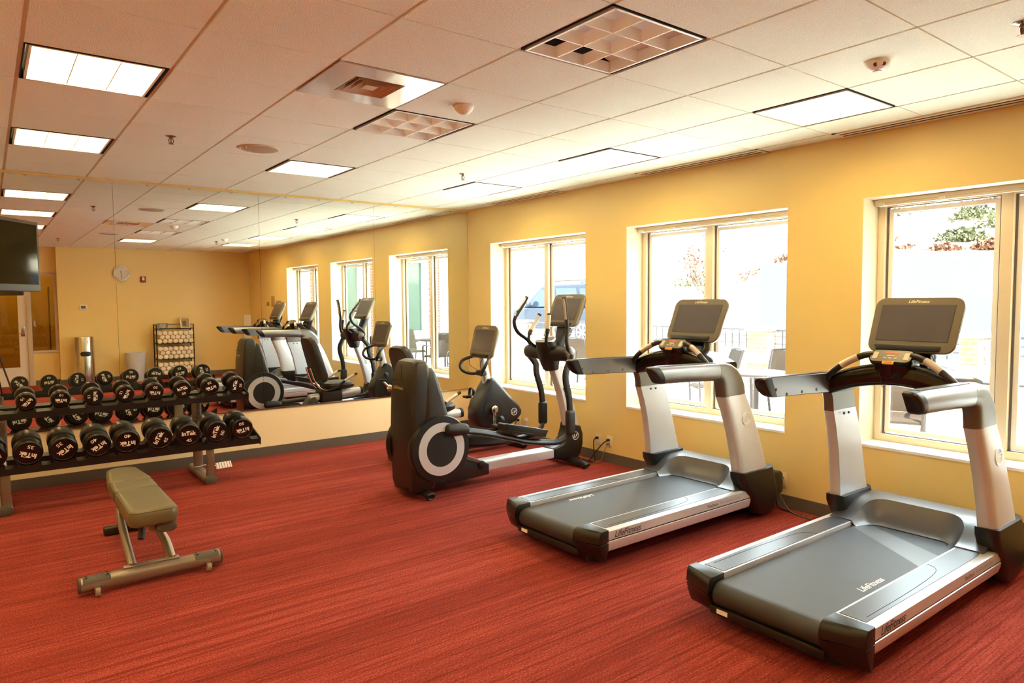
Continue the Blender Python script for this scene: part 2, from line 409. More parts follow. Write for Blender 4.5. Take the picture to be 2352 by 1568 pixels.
def ceiling_light(i, j, on):
    x0, x1, y0, y1 = cell(i, j); cx, cy = (x0+x1)/2, (y0+y1)/2
    t = thing('ceiling_light', pos_words[(i, j)], 'ceiling light', (cx, cy, ZC), 'square louvred ceiling lights')
    h = G/2-.0125
    b = NB()                                    # dark housing walls and top
    for s in (-1, 1):
        box(b, (cx+s*h-.003, cy-h, ZC-.001), (cx+s*h+.003, cy+h, ZC+.13)); box(b, (cx-h, cy+s*h-.003, ZC-.001), (cx+h, cy+s*h+.003, ZC+.13))
    box(b, (cx-h, cy-h, ZC+.13), (cx+h, cy+h, ZC+.135)); part('housing', b, gapm, t)
    k = h-.022; b = NB()                        # white louver frame, gap to the housing on the two x sides
    for s in (-1, 1):
        box(b, (cx+s*k-.006, cy-h+.004, ZC-.003), (cx+s*k+.006, cy+h-.004, ZC+.05)); box(b, (cx-k, cy+s*(h-.008)-.006, ZC-.003), (cx+k, cy+s*(h-.008)+.006, ZC+.05))
    part('louver_frame', b, white_m, t)
    b = NB(); ky = h-.012
    for q in (-1, 1):                           # 3 x 3 cells of wedge blades
        for (ax, c0, lim, cc) in (('x', cx+q*k/3, ky, cy), ('y', cy+q*ky/3, k, cx)):
            poly = [(-.0025, ZC), (.0025, ZC), (.012, ZC+.05), (-.012, ZC+.05)]
            if ax == 'x': prism(b, [(c0+p[0], p[1]) for p in poly], 'y', cc-lim, cc+lim)
            else: prism(b, [(c0+p[0], p[1]) for p in poly], 'x', cc-lim, cc+lim)
    part('louver', b, louver_m, t)
    b = NB()
    if on: box(b, (cx-k, cy-ky, ZC+.055), (cx+k, cy+ky, ZC+.06))
    else:
        prism(b, [(cx-k, ZC+.052), (cx-k*.6, ZC+.09), (cx, ZC+.1), (cx+k*.6, ZC+.09), (cx+k, ZC+.052), (cx+k, ZC+.108), (cx-k, ZC+.108)], 'y', cy-ky, cy+ky)
    part('lamp', b, lamp_on if on else lamp_off, t)
for (i, j), on in LIGHTS.items(): ceiling_light(i, j, on)

# ------------------------------------------------------------------ air vents, speakers, sprinklers, sensors, slot diffusers
def air_vent(i, j, lab):
    x0, x1, y0, y1 = cell(i, j); cx, cy = (x0+x1)/2, (y0+y1)/2; h = G/2-.012
    t = thing('air_vent', lab, 'air vent', (cx, cy, ZC))
    b = NB(); o = .142
    for lo, hi in (((cx-h, cy-h), (cx-o, cy+h)), ((cx+o, cy-h), (cx+h, cy+h)), ((cx-o, cy-h), (cx+o, cy-o)), ((cx-o, cy+o), (cx+o, cy+h))): box(b, (lo[0], lo[1], ZC-.004), (hi[0], hi[1], ZC+.004))
    part('face_plate', b, mat('vent_white_gloss', (226, 216, 208), .16, .2, coat=.5), t)
    b = NB(); box(b, (cx-o, cy-o, ZC+.1), (cx+o, cy+o, ZC+.11))
    for s in (-1, 1): box(b, (cx+s*o-.002, cy-o, ZC), (cx+s*o+.002, cy+o, ZC+.1)); box(b, (cx-o, cy+s*o-.002, ZC), (cx+o, cy+s*o+.002, ZC+.1))
    part('throat', b, gapm, t)
    vm = mat('vent_cone', (206, 170, 140), .4)
    for r0, r1, z1 in ((.118, .138, .03), (.083, .108, .04), (.045, .075, .045)):
        b = NB(); q = lambda r, z: [V(cx-r, cy-r, z), V(cx+r, cy-r, z), V(cx+r, cy+r, z), V(cx-r, cy+r, z)]
        loft(b, [q(r1, ZC-.006), q(r1-.004, ZC-.004), q(r0-.004, ZC+z1), q(r0, ZC+z1+.002)], closed=True); part('cone', b, vm, t)
    b = NB(); loft(b, [q(.036, ZC-.004), q(.018, ZC+.03)]); part('cone', b, vm, t)
air_vent(2, -1, 'white square air vent with nested cones in the ceiling'); air_vent(-1, -3, 'white square air vent in the ceiling near the door recess')
def speaker(x, y, lab):
    t = thing('ceiling_speaker', lab, 'speaker', (x, y, ZC)); b = NB()
    lathe(b, [(.132, .002), (.145, 0), (.147, -.006), (.138, -.010), (.132, -.008)], (x, y, ZC)); part('rim', b, grid_m, t)
    b = NB(); lathe(b, [(.133, .001), (.133, -.008), (.12, -.011), (.0005, -.012)], (x, y, ZC), n=32); part('grille', b, mat('speaker_grille', (176, 152, 120), .6, bump=(900, .5, .001)), t)
    for a in (20, 110, 200, 290): b = NB(); lathe(b, [(.006, 0), (.005, -.003), (.0005, -.004)], (x+.115*math.cos(math.radians(a)), y+.115*math.sin(math.radians(a)), ZC-.0105), n=8); part('screw', b, chrome, t)
speaker(1.69, 5.33, 'round tan ceiling speaker left of the lit light by the mirror'); speaker(1.69, 1.67, 'round tan ceiling speaker behind the camera')
def sprinkler(x, y, lab):
    t = thing('sprinkler', lab, 'sprinkler', (x, y, ZC)); b = NB()
    lathe(b, [(.034, .002), (.036, -.003), (.02, -.009), (.012, -.012)], (x, y, ZC)); part('escutcheon', b, chrome, t)
    b = NB(); cyl(b, (x, y, ZC-.008), (x, y, ZC-.02), .011)
    for s in (-1, 1): tube(b, [(x+s*.009, y, ZC-.018), (x+s*.016, y, ZC-.03), (x+s*.012, y, ZC-.045), (x, y, ZC-.052)], .0026, 6)
    cyl(b, (x, y, ZC-.02), (x, y, ZC-.05), .003, 8); part('head', b, mats_br, t)
    b = NB(); lathe(b, [(.0005, -.052), (.018, -.054), (.018, -.056), (.0005, -.057)], (x, y, ZC), n=16); part('deflector', b, mats_br, t)
mats_br = mat('sprinkler_brass', (128, 96, 70), .35, .8)
sprinkler(1.075, 5.29, 'sprinkler head in the ceiling left of the round speaker'); sprinkler(3.515, 5.33, 'sprinkler head above the elliptical, by the far window light'); sprinkler(3.53, 1.06, 'sprinkler head cut by the right edge of the photo'); sprinkler(1.075, .3, 'sprinkler head over the door end of the room')
def sensor(x, y, lab, eyes):
    t = thing('ceiling_sensor', lab, 'sensor', (x, y, ZC)); b = NB()
    lathe(b, [(.058, .001), (.058, -.008), (.05, -.026), (.034, -.042), (.022, -.046), (.0005, -.047)], (x, y, ZC), n=28); part('dome', b, mat('sensor_white', (248, 246, 238), .4), t)
    b = NB(); lathe(b, [(.022, -.045), (.021, -.05), (.012, -.053), (.0005, -.053)], (x, y, ZC), n=20); part('lens', b, white_m, t)
    if eyes:
        for s in (-1, 1):
            d = V(-.8, -.6, 0).normalized(); side = V(d.y, -d.x, 0); p = V(x, y, ZC-.024)+d*.046+side*s*.019
            b = NB(); lathe(b, [(.009, -.004), (.009, .002), (.0005, .003)], p, d+V(0, 0, -.5), n=12); part('sensor_eye', b, greyp, t)
sensor(2.315, 3.49, 'white dome sensor between the air vent and the unlit lights', False); sensor(3.53, 1.655, 'white dome sensor with two dark eyes above the near treadmill', True)
slotw = mat('slot_diffuser_white', (236, 224, 208), .4)
fills = NB(); edge = RY
for n_, (ya, yb_, lab) in enumerate(((5.56, 6.78, 'slot air diffuser along the wall over the far window'), (3.15, 4.42, 'slot air diffuser along the wall over the middle window'), (.75, 2.56, 'slot air diffuser along the wall over the near window'), (-1.7, -.5, 'slot air diffuser by the back wall behind the camera'))):
    t = thing('slot_diffuser', lab, 'air vent', ((SLOTX+XW)/2, (ya+yb_)/2, ZC)); xa, xb = SLOTX+.006, XW-.004
    b = NB(); w = xb-xa
    for f0, f1 in ((0, .20), (.37, .55), (.72, 1)): box(b, (xa+w*f0, ya, ZC-.006), (xa+w*f1, yb_, ZC+.02))
    for yy in ((ya, ya+.03), (yb_-.03, yb_)): box(b, (xa, yy[0], ZC-.0061), (xb, yy[1], ZC+.0199))
    part('frame', b, slotw, t)
    for f0, f1 in ((.20, .37), (.55, .72)):
        b = NB(); box(b, (xa+w*f0, ya+.03, ZC-.0045), (xa+w*f1, yb_-.03, ZC+.03)); part('slot', b, gapm, t)
for ya, yb_ in ((RY, -1.7), (-.5, .75), (2.56, 3.15), (4.42, 5.56), (6.78, YM)): box(fills, (SLOTX+.006, ya+.003, ZC), (XW, yb_-.003, ZC+.02))
struct('trim_2', fills, ceil_m)

# ------------------------------------------------------------------ windows and their raised blinds
FX = 5.205
for n_, (y0, y1) in enumerate(WIN):
    b = NB(); e = .006                                                 # cream reveal lining and sill
    box(b, (XW-.001, y0, SZ), (FX, y0+e, HZ)); box(b, (XW-.001, y1-e, SZ), (FX, y1, HZ)); box(b, (XW-.001, y0, HZ-e), (FX, y1, HZ))
    w = struct('window_%d' % (n_+1), b, reveal_m)
    b = NB(); box(b, (XW-.004, y0, SZ-.012), (FX, y1, SZ+.006)); part('sill', b, white_m, w)
    b = NB(); ym = y0+(y1-y0)*.525; f = .05
    za, zb = SZ+.006, HZ-e; ya, yb_ = y0+e, y1-e
    box(b, (FX-.01, ya, za), (FX+.06, ya+f, zb), .004); box(b, (FX-.01, yb_-f, za), (FX+.06, yb_, zb), .004)
    box(b, (FX-.0095, ya, za), (FX+.06, yb_, za+f), .004); box(b, (FX-.0095, ya, zb-f), (FX+.06, yb_, zb), .004)
    part('window_frame', b, frame_m, w)
    b = NB(); box(b, (FX-.014, ym-.035, za+f*.6), (FX+.06, ym+.035, zb-f*.6), .004); part('mullion', b, frame_m, w)
    for pa, pb in ((ya+f, ym-.035), (ym+.035, yb_-f)):
        g = NB(); k = .014
        for lo, hi in (((pa, za+f), (pa+k, zb-f)), ((pb-k, za+f), (pb, zb-f)), ((pa+k, za+f), (pb-k, za+f+.004)), ((pa+k, zb-f-.004), (pb-k, zb-f))): box(g, (FX+.02, lo[0], lo[1]), (FX+.045, hi[0], hi[1]))
        part('gasket', g, gask_m, w)
        g = NB(); box(g, (FX+.03, pa+.01, za+f+.01), (FX+.034, pb-.01, zb-f-.01)); part('window_pane', g, glass_m, w)
        sash = NB(); k2 = .03
        for lo, hi in (((pa+.014, za+f+.014), (pa+.014+k2, zb-f-.014)), ((pb-.014-k2, za+f+.014), (pb-.014, zb-f-.014)), ((pa+.014+k2, za+f+.014), (pb-.014-k2, za+f+.014+k2)), ((pa+.014+k2, zb-f-.014-k2), (pb-.014-k2, zb-f-.014))): box(sash, (FX+.024, lo[0], lo[1]), (FX+.042, hi[0], hi[1]))
        part('sash', sash, white_m, w)
    lab = ('raised blind headrail at the top of the far window', 'raised blind headrail at the top of the middle window', 'raised blind headrail at the top of the near window')[n_]
    t = thing('window_blind', lab, 'blind', (FX-.05, (y0+y1)/2, HZ-e-.045), 'raised window blinds'); b = NB()
    box(b, (FX-.085, y0+e+.004, HZ-e-.028), (FX-.045, y1-e-.004, HZ-e-.001), .003); part('headrail', b, frame_m, t)
    b = NB(); box(b, (FX-.08, y0+e+.01, HZ-e-.046), (FX-.05, y1-e-.01, HZ-e-.0285)); part('slat_stack', b, mat('blind_slats', (232, 222, 200), .5), t)
    for yy in (y0+.06, y0+.45, y1-.45, y1-.06): b = NB(); box(b, (FX-.088, yy-.02, HZ-e-.05), (FX-.044, yy+.02, HZ-e-.027)); part('clip', b, white_m, t)

# ------------------------------------------------------------------ mirror panels
MY = 7.4399
seams = [-1.67, -.339, .993, 2.332, 3.655, 4.968]
mlabs = ['frameless wall mirror panel at the far left, out of the frame', 'frameless wall mirror panel behind the left end of the dumbbell rack, showing the door', 'frameless wall mirror panel showing the towel rack and red alarm', 'frameless wall mirror panel showing both treadmills', 'frameless wall mirror panel in the corner next to the window wall']
for k in range(5):
    x0, x1 = seams[k]+.001, seams[k+1]-.001
    t = thing('wall_mirror', mlabs[k], 'mirror', ((x0+x1)/2, MY, .515), 'wall mirror panels')
    b = NB(); box(b, (x0, MY, .515), (x1, MY+.005, ZC-.024)); part('mirror_glass', b, mirror_m, t)
    b = NB(); box(b, (x0, MY-.006, .503), (x1, MY+.0055, .5148)); part('bottom_channel', b, steel, t)
    for q in (.22, .5, .8): b = NB(); cbox(b, (x0+(x1-x0)*q, MY-.003, ZC-.027), (.022, .005, .012), .001); part('clip', b, chrome, t)
b = NB(); box(b, (-1.67, MY+.0052, .52), (4.968, YM, ZC-.03)); struct('trim_3', b, gapm)

# ================================================================== TREADMILLS
def treadmill(yc, lab):
    t = thing('treadmill', lab, 'treadmill', (3.75, yc, 0), 'treadmills facing the windows')
    X = 2.82; P = lambda x, y, z: V(X+x, yc+y, z)
    # rear end caps
    for s in (-1, 1):
        for prof in ([(.03, .2525), (.008, .238), (.0, .215), (-.004, .188), (-.003, .176), (.135, .176), (.135, .2525)], [(-.003, .173), (.008, .15), (.04, .095), (.070, .062), (.085, .058), (.10, .066), (.118, .10), (.135, .135), (.135, .173)]):
            b = NB(); prism(b, [(X+p[0], p[1]) for p in prof], 'y', yc+s*.287, yc+s*.468, .005)
            for v in b.verts:                   # rear outer corner swept forward, lower edge drawn in
                d = (v.co.y-yc)*s
                if d > .37: v.co.x += (d-.37)*.6*(1-(v.co.x-X)/.135)
            part('end_cap', b, black, t)
        # side rail: silver extrusion with a groove
        b = NB(); prof = [(.29, .20), (.29, .25), (.455, .25), (.465, .243), (.466, .19), (.460, .186), (.460, .182), (.466, .178), (.463, .15), (.452, .118), (.43, .104), (.38, .10), (.38, .20)]
        prism(b, [(yc+s*p[0], p[1]) for p in prof], 'x', X+.125, X+1.61); rail = part('side_rail', b, silver, t)
        b = NB(); cbox(b, P(.86, s*.4612, .184), (1.46, .003, .004)); part('groove', b, gapm, rail)
        b = NB(); poly = [(X+.15, yc+s*.302), (X+1.50, yc+s*.302), (X+1.495, yc+s*.36)]+[(X+1.40+.095*math.cos(a)*1.0, yc+s*(.36+.06*math.sin(a))) for a in (.35, .7, 1.05, 1.3)]+[(X+1.36, yc+s*.422), (X+.15, yc+s*.422)]
        prism(b, poly if s > 0 else poly[::-1], 'z', .2495, .2525); part('foot_grip', b, strip_m, rail)
        b = NB(); tube(b, [P(.2, s*.40, .2526), P(.6, s*.398, .2526), P(.9, s*.385, .2526), P(1.02, s*.36, .2526), P(1.06, s*.303, .2526)], .0012, 6); part('grip_groove', b, gapm, rail)
        b = NB(); prism(b, [(yc+s*.28, .085), (yc+s*.385, .085), (yc+s*.385, .12), (yc+s*.28, .12)], 'x', X+.13, X+1.5); part('under_rail', b, black, t)
        if s < 0:
            fr = -1
            b = NB(); text(b, 'LifeFitness', P(.305, s*.4662, .2175), (1, 0, 0), (.02, 0, 1), .056, .3, .0012, .012); part('lettering', b, dtxt, rail)
            b = NB(); text(b, 'FlexDeck', P(1.10, s*.4662, .214), (1, 0, 0), (0, 0, 1), .031, 0, .001, .006, align='LEFT'); part('lettering', b, dtxt, rail)
            b = NB(); text(b, 'Shock Absorption System', P(1.24, s*.4662, .214), (1, 0, 0), (0, 0, 1), .031, 0, .001, -.002, align='LEFT', sx=.74); part('lettering', b, gtxt, rail)
    # belt: a stadium loop over rollers
    b = NB(); prof = []
    for k in range(9): a = PI/2+PI*k/8; prof.append((X+.085+.062*math.cos(a), .163+.062*math.sin(a)))
    prof += [(X+1.62, .101), (X+1.62, .225)]
    prism(b, prof, 'y', yc-.279, yc+.279); belt = part('running_belt', b, belt_m, t)
    b = NB(); text(b, 'LifeFitness', P(.63, -.215, .2254), (1, 0, 0), (0, 1, 0), .055, .3, .0004, .015) if yc < 2.5 else text(b, 'LifeFitness', P(.55, .215, .2254), (-1, 0, 0), (0, -1, 0), .055, .3, .0004, .015)
    part('lettering', b, wtxt, belt)
    if yc < 2.5:  # lighter grey diagonal band, on this belt only
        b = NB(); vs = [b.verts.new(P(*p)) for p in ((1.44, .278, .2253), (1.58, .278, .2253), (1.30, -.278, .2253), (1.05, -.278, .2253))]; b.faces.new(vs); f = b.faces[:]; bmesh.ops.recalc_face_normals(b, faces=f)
        part('belt_band', b, belt_band_m, belt, 'lighter grey diagonal band across the belt')
    b = NB(); box(b, P(.03, -.30, .068), P(.075, .30, .112), .006); part('rear_crossbar', b, blackm, t)
    b = NB(); cbox(b, P(.0285, .225, .092), (.003, .062, .022)); part('sticker', b, wtxt, t)
    b = NB(); cyl(b, P(.085, -.296, .163), P(.085, .296, .163), .03); part('roller', b, chrome, t)
    for s in (-1, 1):
        b = NB(); lathe(b, [(.052, 0), (.055, .006), (.03, .016), (.012, .022), (.012, .075), (.0005, .075)], P(.20, s*.27, 0)); part('leveling_foot', b, dsilver, t)
    b = NB(); box(b, P(.12, -.28, .07), P(1.7, .28, .10)); part('deck_frame', b, blackm, t)
    # motor hood: strips that follow the crisp rim of the scoop over the belt
    def sst(v): v = max(0, min(1, v)); return v*v*(3-2*v)
    rim = []
    for k in range(9): rim.append((1.45+.10*k/8, .29, 0, 1, 'a'))
    for k in range(1, 13): a = PI/2*(1-k/12); rim.append((1.55+.14*math.cos(a), .15+.14*math.sin(a), math.cos(a), math.sin(a), 'c'))
    for k in range(1, 8): rim.append((1.69, .15-.15*k/8, 1, 0, 'f'))
    rim.append((1.69, 0, 1, 0, 'f'))
    rim = rim+[(q[0], -q[1], q[2], -q[3], q[4]) for q in rim[-2::-1]]
    tp = lambda x, y: .258+(.37-.258)*sst((x-1.44)/.25)-(.085*sst((x-1.86)/.13))-.045*sst((abs(y)-.34)/.09)*sst((x-1.48)/.2)
    rows = []
    for k in range(9, -1, -1):                   # from the belt up to the rim
        f = k/9; row = []
        for x, y, nx, ny, c_ in rim:
            z0 = tp(x, y); dm = .02+.10*(z0-.222)/.148; row.append(P(x-nx*dm*f, y-ny*dm*f, z0-(z0-.222)*(1-(1-f)**2.2)))
        rows.append(row)
    for f in (.06, .3, .6, .85, 1):
        row = []
        for x, y, nx, ny, c_ in rim:
            if c_ == 'a': ox, oy = x, math.copysign(.43, y)
            elif c_ == 'f': ox, oy = 2.0, y*.43/.15*.6
            else:
                a = math.atan2(abs(ny), nx); u = a/(PI/2); ox = 1.55+.45*min(1, 2*(1-u)); oy = math.copysign(.258+.172*min(1, 2*u) if u < .5 else .43, y)
            xx, yy = x+(ox-x)*f, y+(oy-y)*f; row.append(P(xx, yy, tp(xx, yy)))
        rows.append(row)
    rows.append([V(q.x, q.y, .15) for q in rows[-1]])
    b = NB(); vr = [[b.verts.new(q) for q in r] for r in rows]
    for i in range(len(vr)-1):
        for j in range(len(rim)-1): b.faces.new((vr[i][j], vr[i][j+1], vr[i+1][j+1], vr[i+1][j]))
    for j in (0, len(rim)-1):                    # rear ends of the two arms
        col = [r[j] for r in vr]; low = [b.verts.new((v.co.x, v.co.y, .15)) for v in col[:-1]]
        for i in range(len(low)-1): b.faces.new((col[i], col[i+1], low[i+1], low[i]))
        b.faces.new((col[-2], col[-1], low[-1]))
    bmesh.ops.remove_doubles(b, verts=b.verts[:], dist=.0004); bmesh.ops.recalc_face_normals(b, faces=b.faces[:])
    if sum(f.normal.z*f.calc_area() for f in b.faces) < 0: bmesh.ops.reverse_faces(b, faces=b.faces[:])
    part('motor_hood', b, hood_m, t, sharp=28)
    b = NB(); cw_ = [(q[0]-q[2]*.0, q[1]) for q in rim]; tube(b, [V(q.x, q.y, .2255) for q in rows[0][6:-6]], .004, 6, 1); part('hood_edge', b, gapm, t)
    b = NB(); box(b, P(1.74, -.40, .05), P(1.985, .40, .30), .03, 3); part('front_cover', b, blackm, t)
    # uprights with black collars
    for s in (-1, 1):
        b = NB(); S = []
        for z, xc, w, hw in ((.035, 1.81, .18, .04), (.06, 1.805, .27, .052), (.13, 1.795, .33, .06), (.20, 1.77, .37, .061), (.26, 1.73, .42, .062), (.32, 1.69, .44, .062), (.365, 1.68, .43, .06)):
            pl = rrect(w, 2*hw, hw*.8, 6); S.append([P(xc+p[0], s*(.425+p[1]), z+(.05*(p[0]/w)**2*4*.5 if z > .3 else 0)) for p in pl])
        loft(b, S); part('upright_collar', b, black, t)
        # one D section (flat inside, rounded outside) runs through upright, elbow and rail
        def dsec(I, O, ho, yy, k=1.):
            I, O = Vector((I[0], 0, I[1])), Vector((O[0], 0, O[1])); h = (O-I).normalized(); H = (O-I).length/2
            L = ((-.85, .006), (-.6, 0), (.1, 0), (.45, .004), (.72, .014), (.92, .032), (1.03, .054))
            o_ = [(O-h*min(i*k, H*.95), w) for w, i in L]+[(I+h*min(i*k, H*.95), w) for w, i in L[::-1]]
            return [P(p.x, s*(yy+w*ho), p.z) for p, w in o_]
        b = NB(); S = [dsec((xa, z), (xb, z), ho, yy) for z, xa, xb, yy, ho in ((.345, 1.488, 1.86, .425, .047), (.50, 1.465, 1.80, .418, .046), (.68, 1.425, 1.735, .408, .045), (.84, 1.372, 1.668, .399, .044), (.955, 1.322, 1.605, .392, .044))]
        loft(b, S); up = part('upright', b, silver, t, sharp=30)
        yo = s*(.403+.0447*1.03); o = P(1.565, yo+s*.001, .775); b = NB(); d = V(0, s, .06)
        ring(b, o, d, .043, .049, .003)
        text(b, 'LF', o+V(0, s*.0015, 0), (1, 0, 0) if s < 0 else (-1, 0, 0), (0, .06*-s, 1), .062, .35, .003, .008); part('emblem', b, MATS['emblem_silver'], up)
        for q in (0, .06): b = NB(); cyl(b, P(1.40+q+.03, s*.346, .93), P(1.40+q+.03, s*.338, .93), .008, 10); part('bolt', b, black, up)
        yy = .392; ho = .043
        rail = [((.705, 1.093), (.645, 1.2115)), ((.80, 1.090), (.76, 1.2095)), ((1.05, 1.082), (1.03, 1.204)), ((1.28, 1.071), (1.28, 1.199))]
        b = NB(); loft(b, [dsec(I, O, ho, yy) for I, O in rail]); part('handrail', b, rail_m, t, sharp=34)
        b = NB(); loft(b, [dsec((.705, 1.093), (.645, 1.2115), ho, yy), dsec((.672, 1.095), (.60, 1.212), ho, yy), dsec((.655, 1.099), (.583, 1.211), ho*.98, yy), dsec((.643, 1.106), (.574, 1.206), ho*.92, yy), dsec((.636, 1.118), (.571, 1.196), ho*.78, yy), dsec((.632, 1.13), (.572, 1.188), ho*.6, yy)]); part('handrail_end', b, black, t)
        ribs = [((1.28, 1.071), (1.28, 1.199)), ((1.288, 1.067), (1.36, 1.1965)), ((1.300, 1.056), (1.43, 1.182)), ((1.308, 1.038), (1.495, 1.15)), ((1.314, 1.015), (1.55, 1.095)), ((1.318, .99), (1.588, 1.035)), ((1.321, .95), (1.606, .960))]
        b = NB(); loft(b, [dsec(I, O, ho+.0008, yy) for I, O in ribs]); part('handrail_elbow', b, dsilver, t, sharp=34)
        b = NB(); prism(b, [(X+.66, 1.205), (X+1.26, 1.194), (X+1.26, 1.2015), (X+.66, 1.2135)], 'y', yc+s*.361, yc+s*.405); part('rail_grip', b, strip_m, t)
        for q in (.69, .80, .96, 1.12): b = NB(); cyl(b, P(q, s*.3565, 1.105 if q > .7 else 1.14), P(q, s*.3535, 1.105 if q > .7 else 1.14), .009, 10); part('rivet', b, gask_m, t)
        b = NB(); cyl(b, P(1.82, s*.33, .04), P(1.82, s*.39, .04), .04, 20, bev=.006); part('wheel', b, rubber, t)
    b = NB(); box(b, P(1.90, -.45, .13), P(2.08, -.30, .31), .03, 3); part('power_box', b, black, t)
    # console bridge
    b = NB(); S = []
    for k in range(-8, 9):
        f = k/8; y = f*.362; zb = 1.145-.08*f*f; zt = 1.275-.085*abs(f)**1.8; xa = 1.285-.02*f*f; xb = 1.60-.03*abs(f)
        pl = rrect(xb-xa, zt-zb, .03, 3, (xa+xb)/2, (zt+zb)/2); S.append([P(p[0], y, p[1]) for p in pl])
    loft(b, S); part('console_bridge', b, blackg, t)
    b = NB(); S = []
    for z, w, xa, xb in ((1.165, .10, 1.31, 1.4), (1.19, .15, 1.285, 1.42), (1.24, .2, 1.27, 1.43), (1.30, .205, 1.275, 1.43)):
        S.append([P(p[0], p[1], z) for p in rrect(xb-xa, w, .03, 4, (xa+xb)/2, 0)])
    loft(b, S); part('console_pod', b, blackg, t)
    # small key display, tilted
    n = V(-.72, 0, .69).normalized(); ex = V(0, -1, 0); M = basis(P(1.272, 0, 1.318), ex, ey=n.cross(ex))
    b = NB(); prism(b, rrect(.235, .095, .032, 5), 'z', -.03, 0, .004, M=M); part('key_display', b, blackg, t)
    disp = kids(t)[-1]
    b = NB(); prism(b, rrect(.222, .083, .028, 5), 'z', 0, .0012, M=M); part('key_panel', b, mat('key_panel_bronze', (96, 84, 62), .35), disp)
    for nm, m_, l in (('key', red_m, [(0, .022, .07, .014)]), ('key', grn_m, [(0, .002, .042, .009)]), ('key', key_m, [(-.028, -.016, .02, .008), (0, -.016, .02, .008), (.028, -.016, .02, .008)]), ('key', key_m, [(-.085, 0, .028, .05)]), ('key', key_m, [(.085, 0, .028, .05)])):
        b = NB()
        for cx, cy, w, h in l: prism(b, rrect(w, h, .003, 2, cx, cy), 'z', .001, .0028, M=M)
        part(nm, b, m_, disp)
    b = NB(); cbox(b, (0, -.052, .002), (.062, .02, .012), .004, M=M); part('stop_clip', b, yel_m, disp)
    b = NB(); cbox(b, (0, -.051, .0085), (.045, .007, .003), M=M); part('stop_tab', b, red_m, disp)
    b = NB(); tube(b, [P(1.25, 0, 1.28), P(1.245, .005, 1.2), P(1.25, .03, 1.14), P(1.27, .05, 1.17), P(1.29, .06, 1.21)], .0018, 6); part('clip_cord', b, cable_m, t)
    for s in (-1, 1):
        g = [P(1.29, s*.105, 1.322), P(1.275, s*.15, 1.315), P(1.26, s*.22, 1.283), P(1.245, s*.29, 1.235), P(1.245, s*.345, 1.185), P(1.255, s*.365, 1.15)]
        b = NB(); tube(b, g, .019, 12); gb = part('grip_bar', b, black, t)
        cr_ = crom(g, 8); b = NB(); tube(b, cr_[12:24:2], .0205, 12, 1); part('pulse_sensor', b, MATS['brass_silver'], gb)
    # screen on its post
    b = NB(); loft(b, [[P(p[0], p[1], z) for p in rrect(w, d, .02, 3, xc, 0)] for z, w, d, xc in ((1.2, .12, .26, 1.51), (1.3, .10, .22, 1.56), (1.38, .08, .19, 1.61))]); part('screen_post', b, blackg, t)
    b = NB(); tube(b, [P(1.5, -.12, 1.33), P(1.46, -.15, 1.28), P(1.42, -.14, 1.24)], .003, 6); part('screen_cable', b, cable_m, t)
    screen(t, P(1.485, 0, 1.33), P(1.632, 0, 1.645), .50, .35)
    return t
def screen(t, bot, top, w, h):
    up = (top-bot).normalized(); ex = V(0, -1, 0); M = basis((bot+top)/2, ex, ey=up)         # local z looks back at the user
    def outline(w, h, r):
        o = rrect(w, h, r, 6); return [(p[0]*(1-.035*(.5-p[1]/h)*1.0), p[1]+(.012*(1-(2*p[0]/w)**2) if p[1] > 0 else 0)) for p in o]
    b = NB(); loft(b, [[M @ V(p[0], p[1], z) for p in outline(w*k, h*k, .055)] for z, k in ((-.062, .80), (-.055, .90), (-.035, .97), (-.012, 1.0), (-.003, .995), (0, .985))]); body = part('screen_housing', b, bez_m, t, sharp=25)
    b = NB(); hh = h*.66; sc = [(-w*.405, hh/2+.012), (w*.405, hh/2+.012), (w*.395, -hh/2+.012), (-w*.395, -hh/2+.012)]
    prism(b, [(p[0]*1.015, p[1]*1.02-.0002) for p in sc], 'z', -.002, .0008, M=M); part('screen_border', b, black, body)
    b = NB(); prism(b, sc, 'z', -.002, .0014, M=M); part('screen_glass', b, scr_m, body)
    b = NB(); text(b, 'LifeFitness', M @ V(0, h*.435, .0008), ex, up, .028, .3, .0006, .012); part('lettering', b, mat('cream_lettering', (244, 234, 206), .4), body)
    b = NB(); prism(b, [(-w*.40, -h*.385), (w*.34, -h*.385), (w*.33, -h*.475), (-w*.36, -h*.475)], 'z', -.002, .012, .003, M=M); part('reading_ledge', b, black, body)
    b = NB(); loft(b, [[M @ V(p[0], p[1], z) for p in rrect(w*k, h*k*.9, .04, 4)] for z, k in ((-.095, .3), (-.085, .5), (-.058, .62))]); part('screen_back', b, black, t)
T1Y, T2Y = 1.805, 3.385
tm1 = treadmill(T1Y, 'silver and black treadmill nearest the camera, in front of the right window')
tm2 = treadmill(T2Y, 'silver and black treadmill next to the elliptical, in front of the middle window')

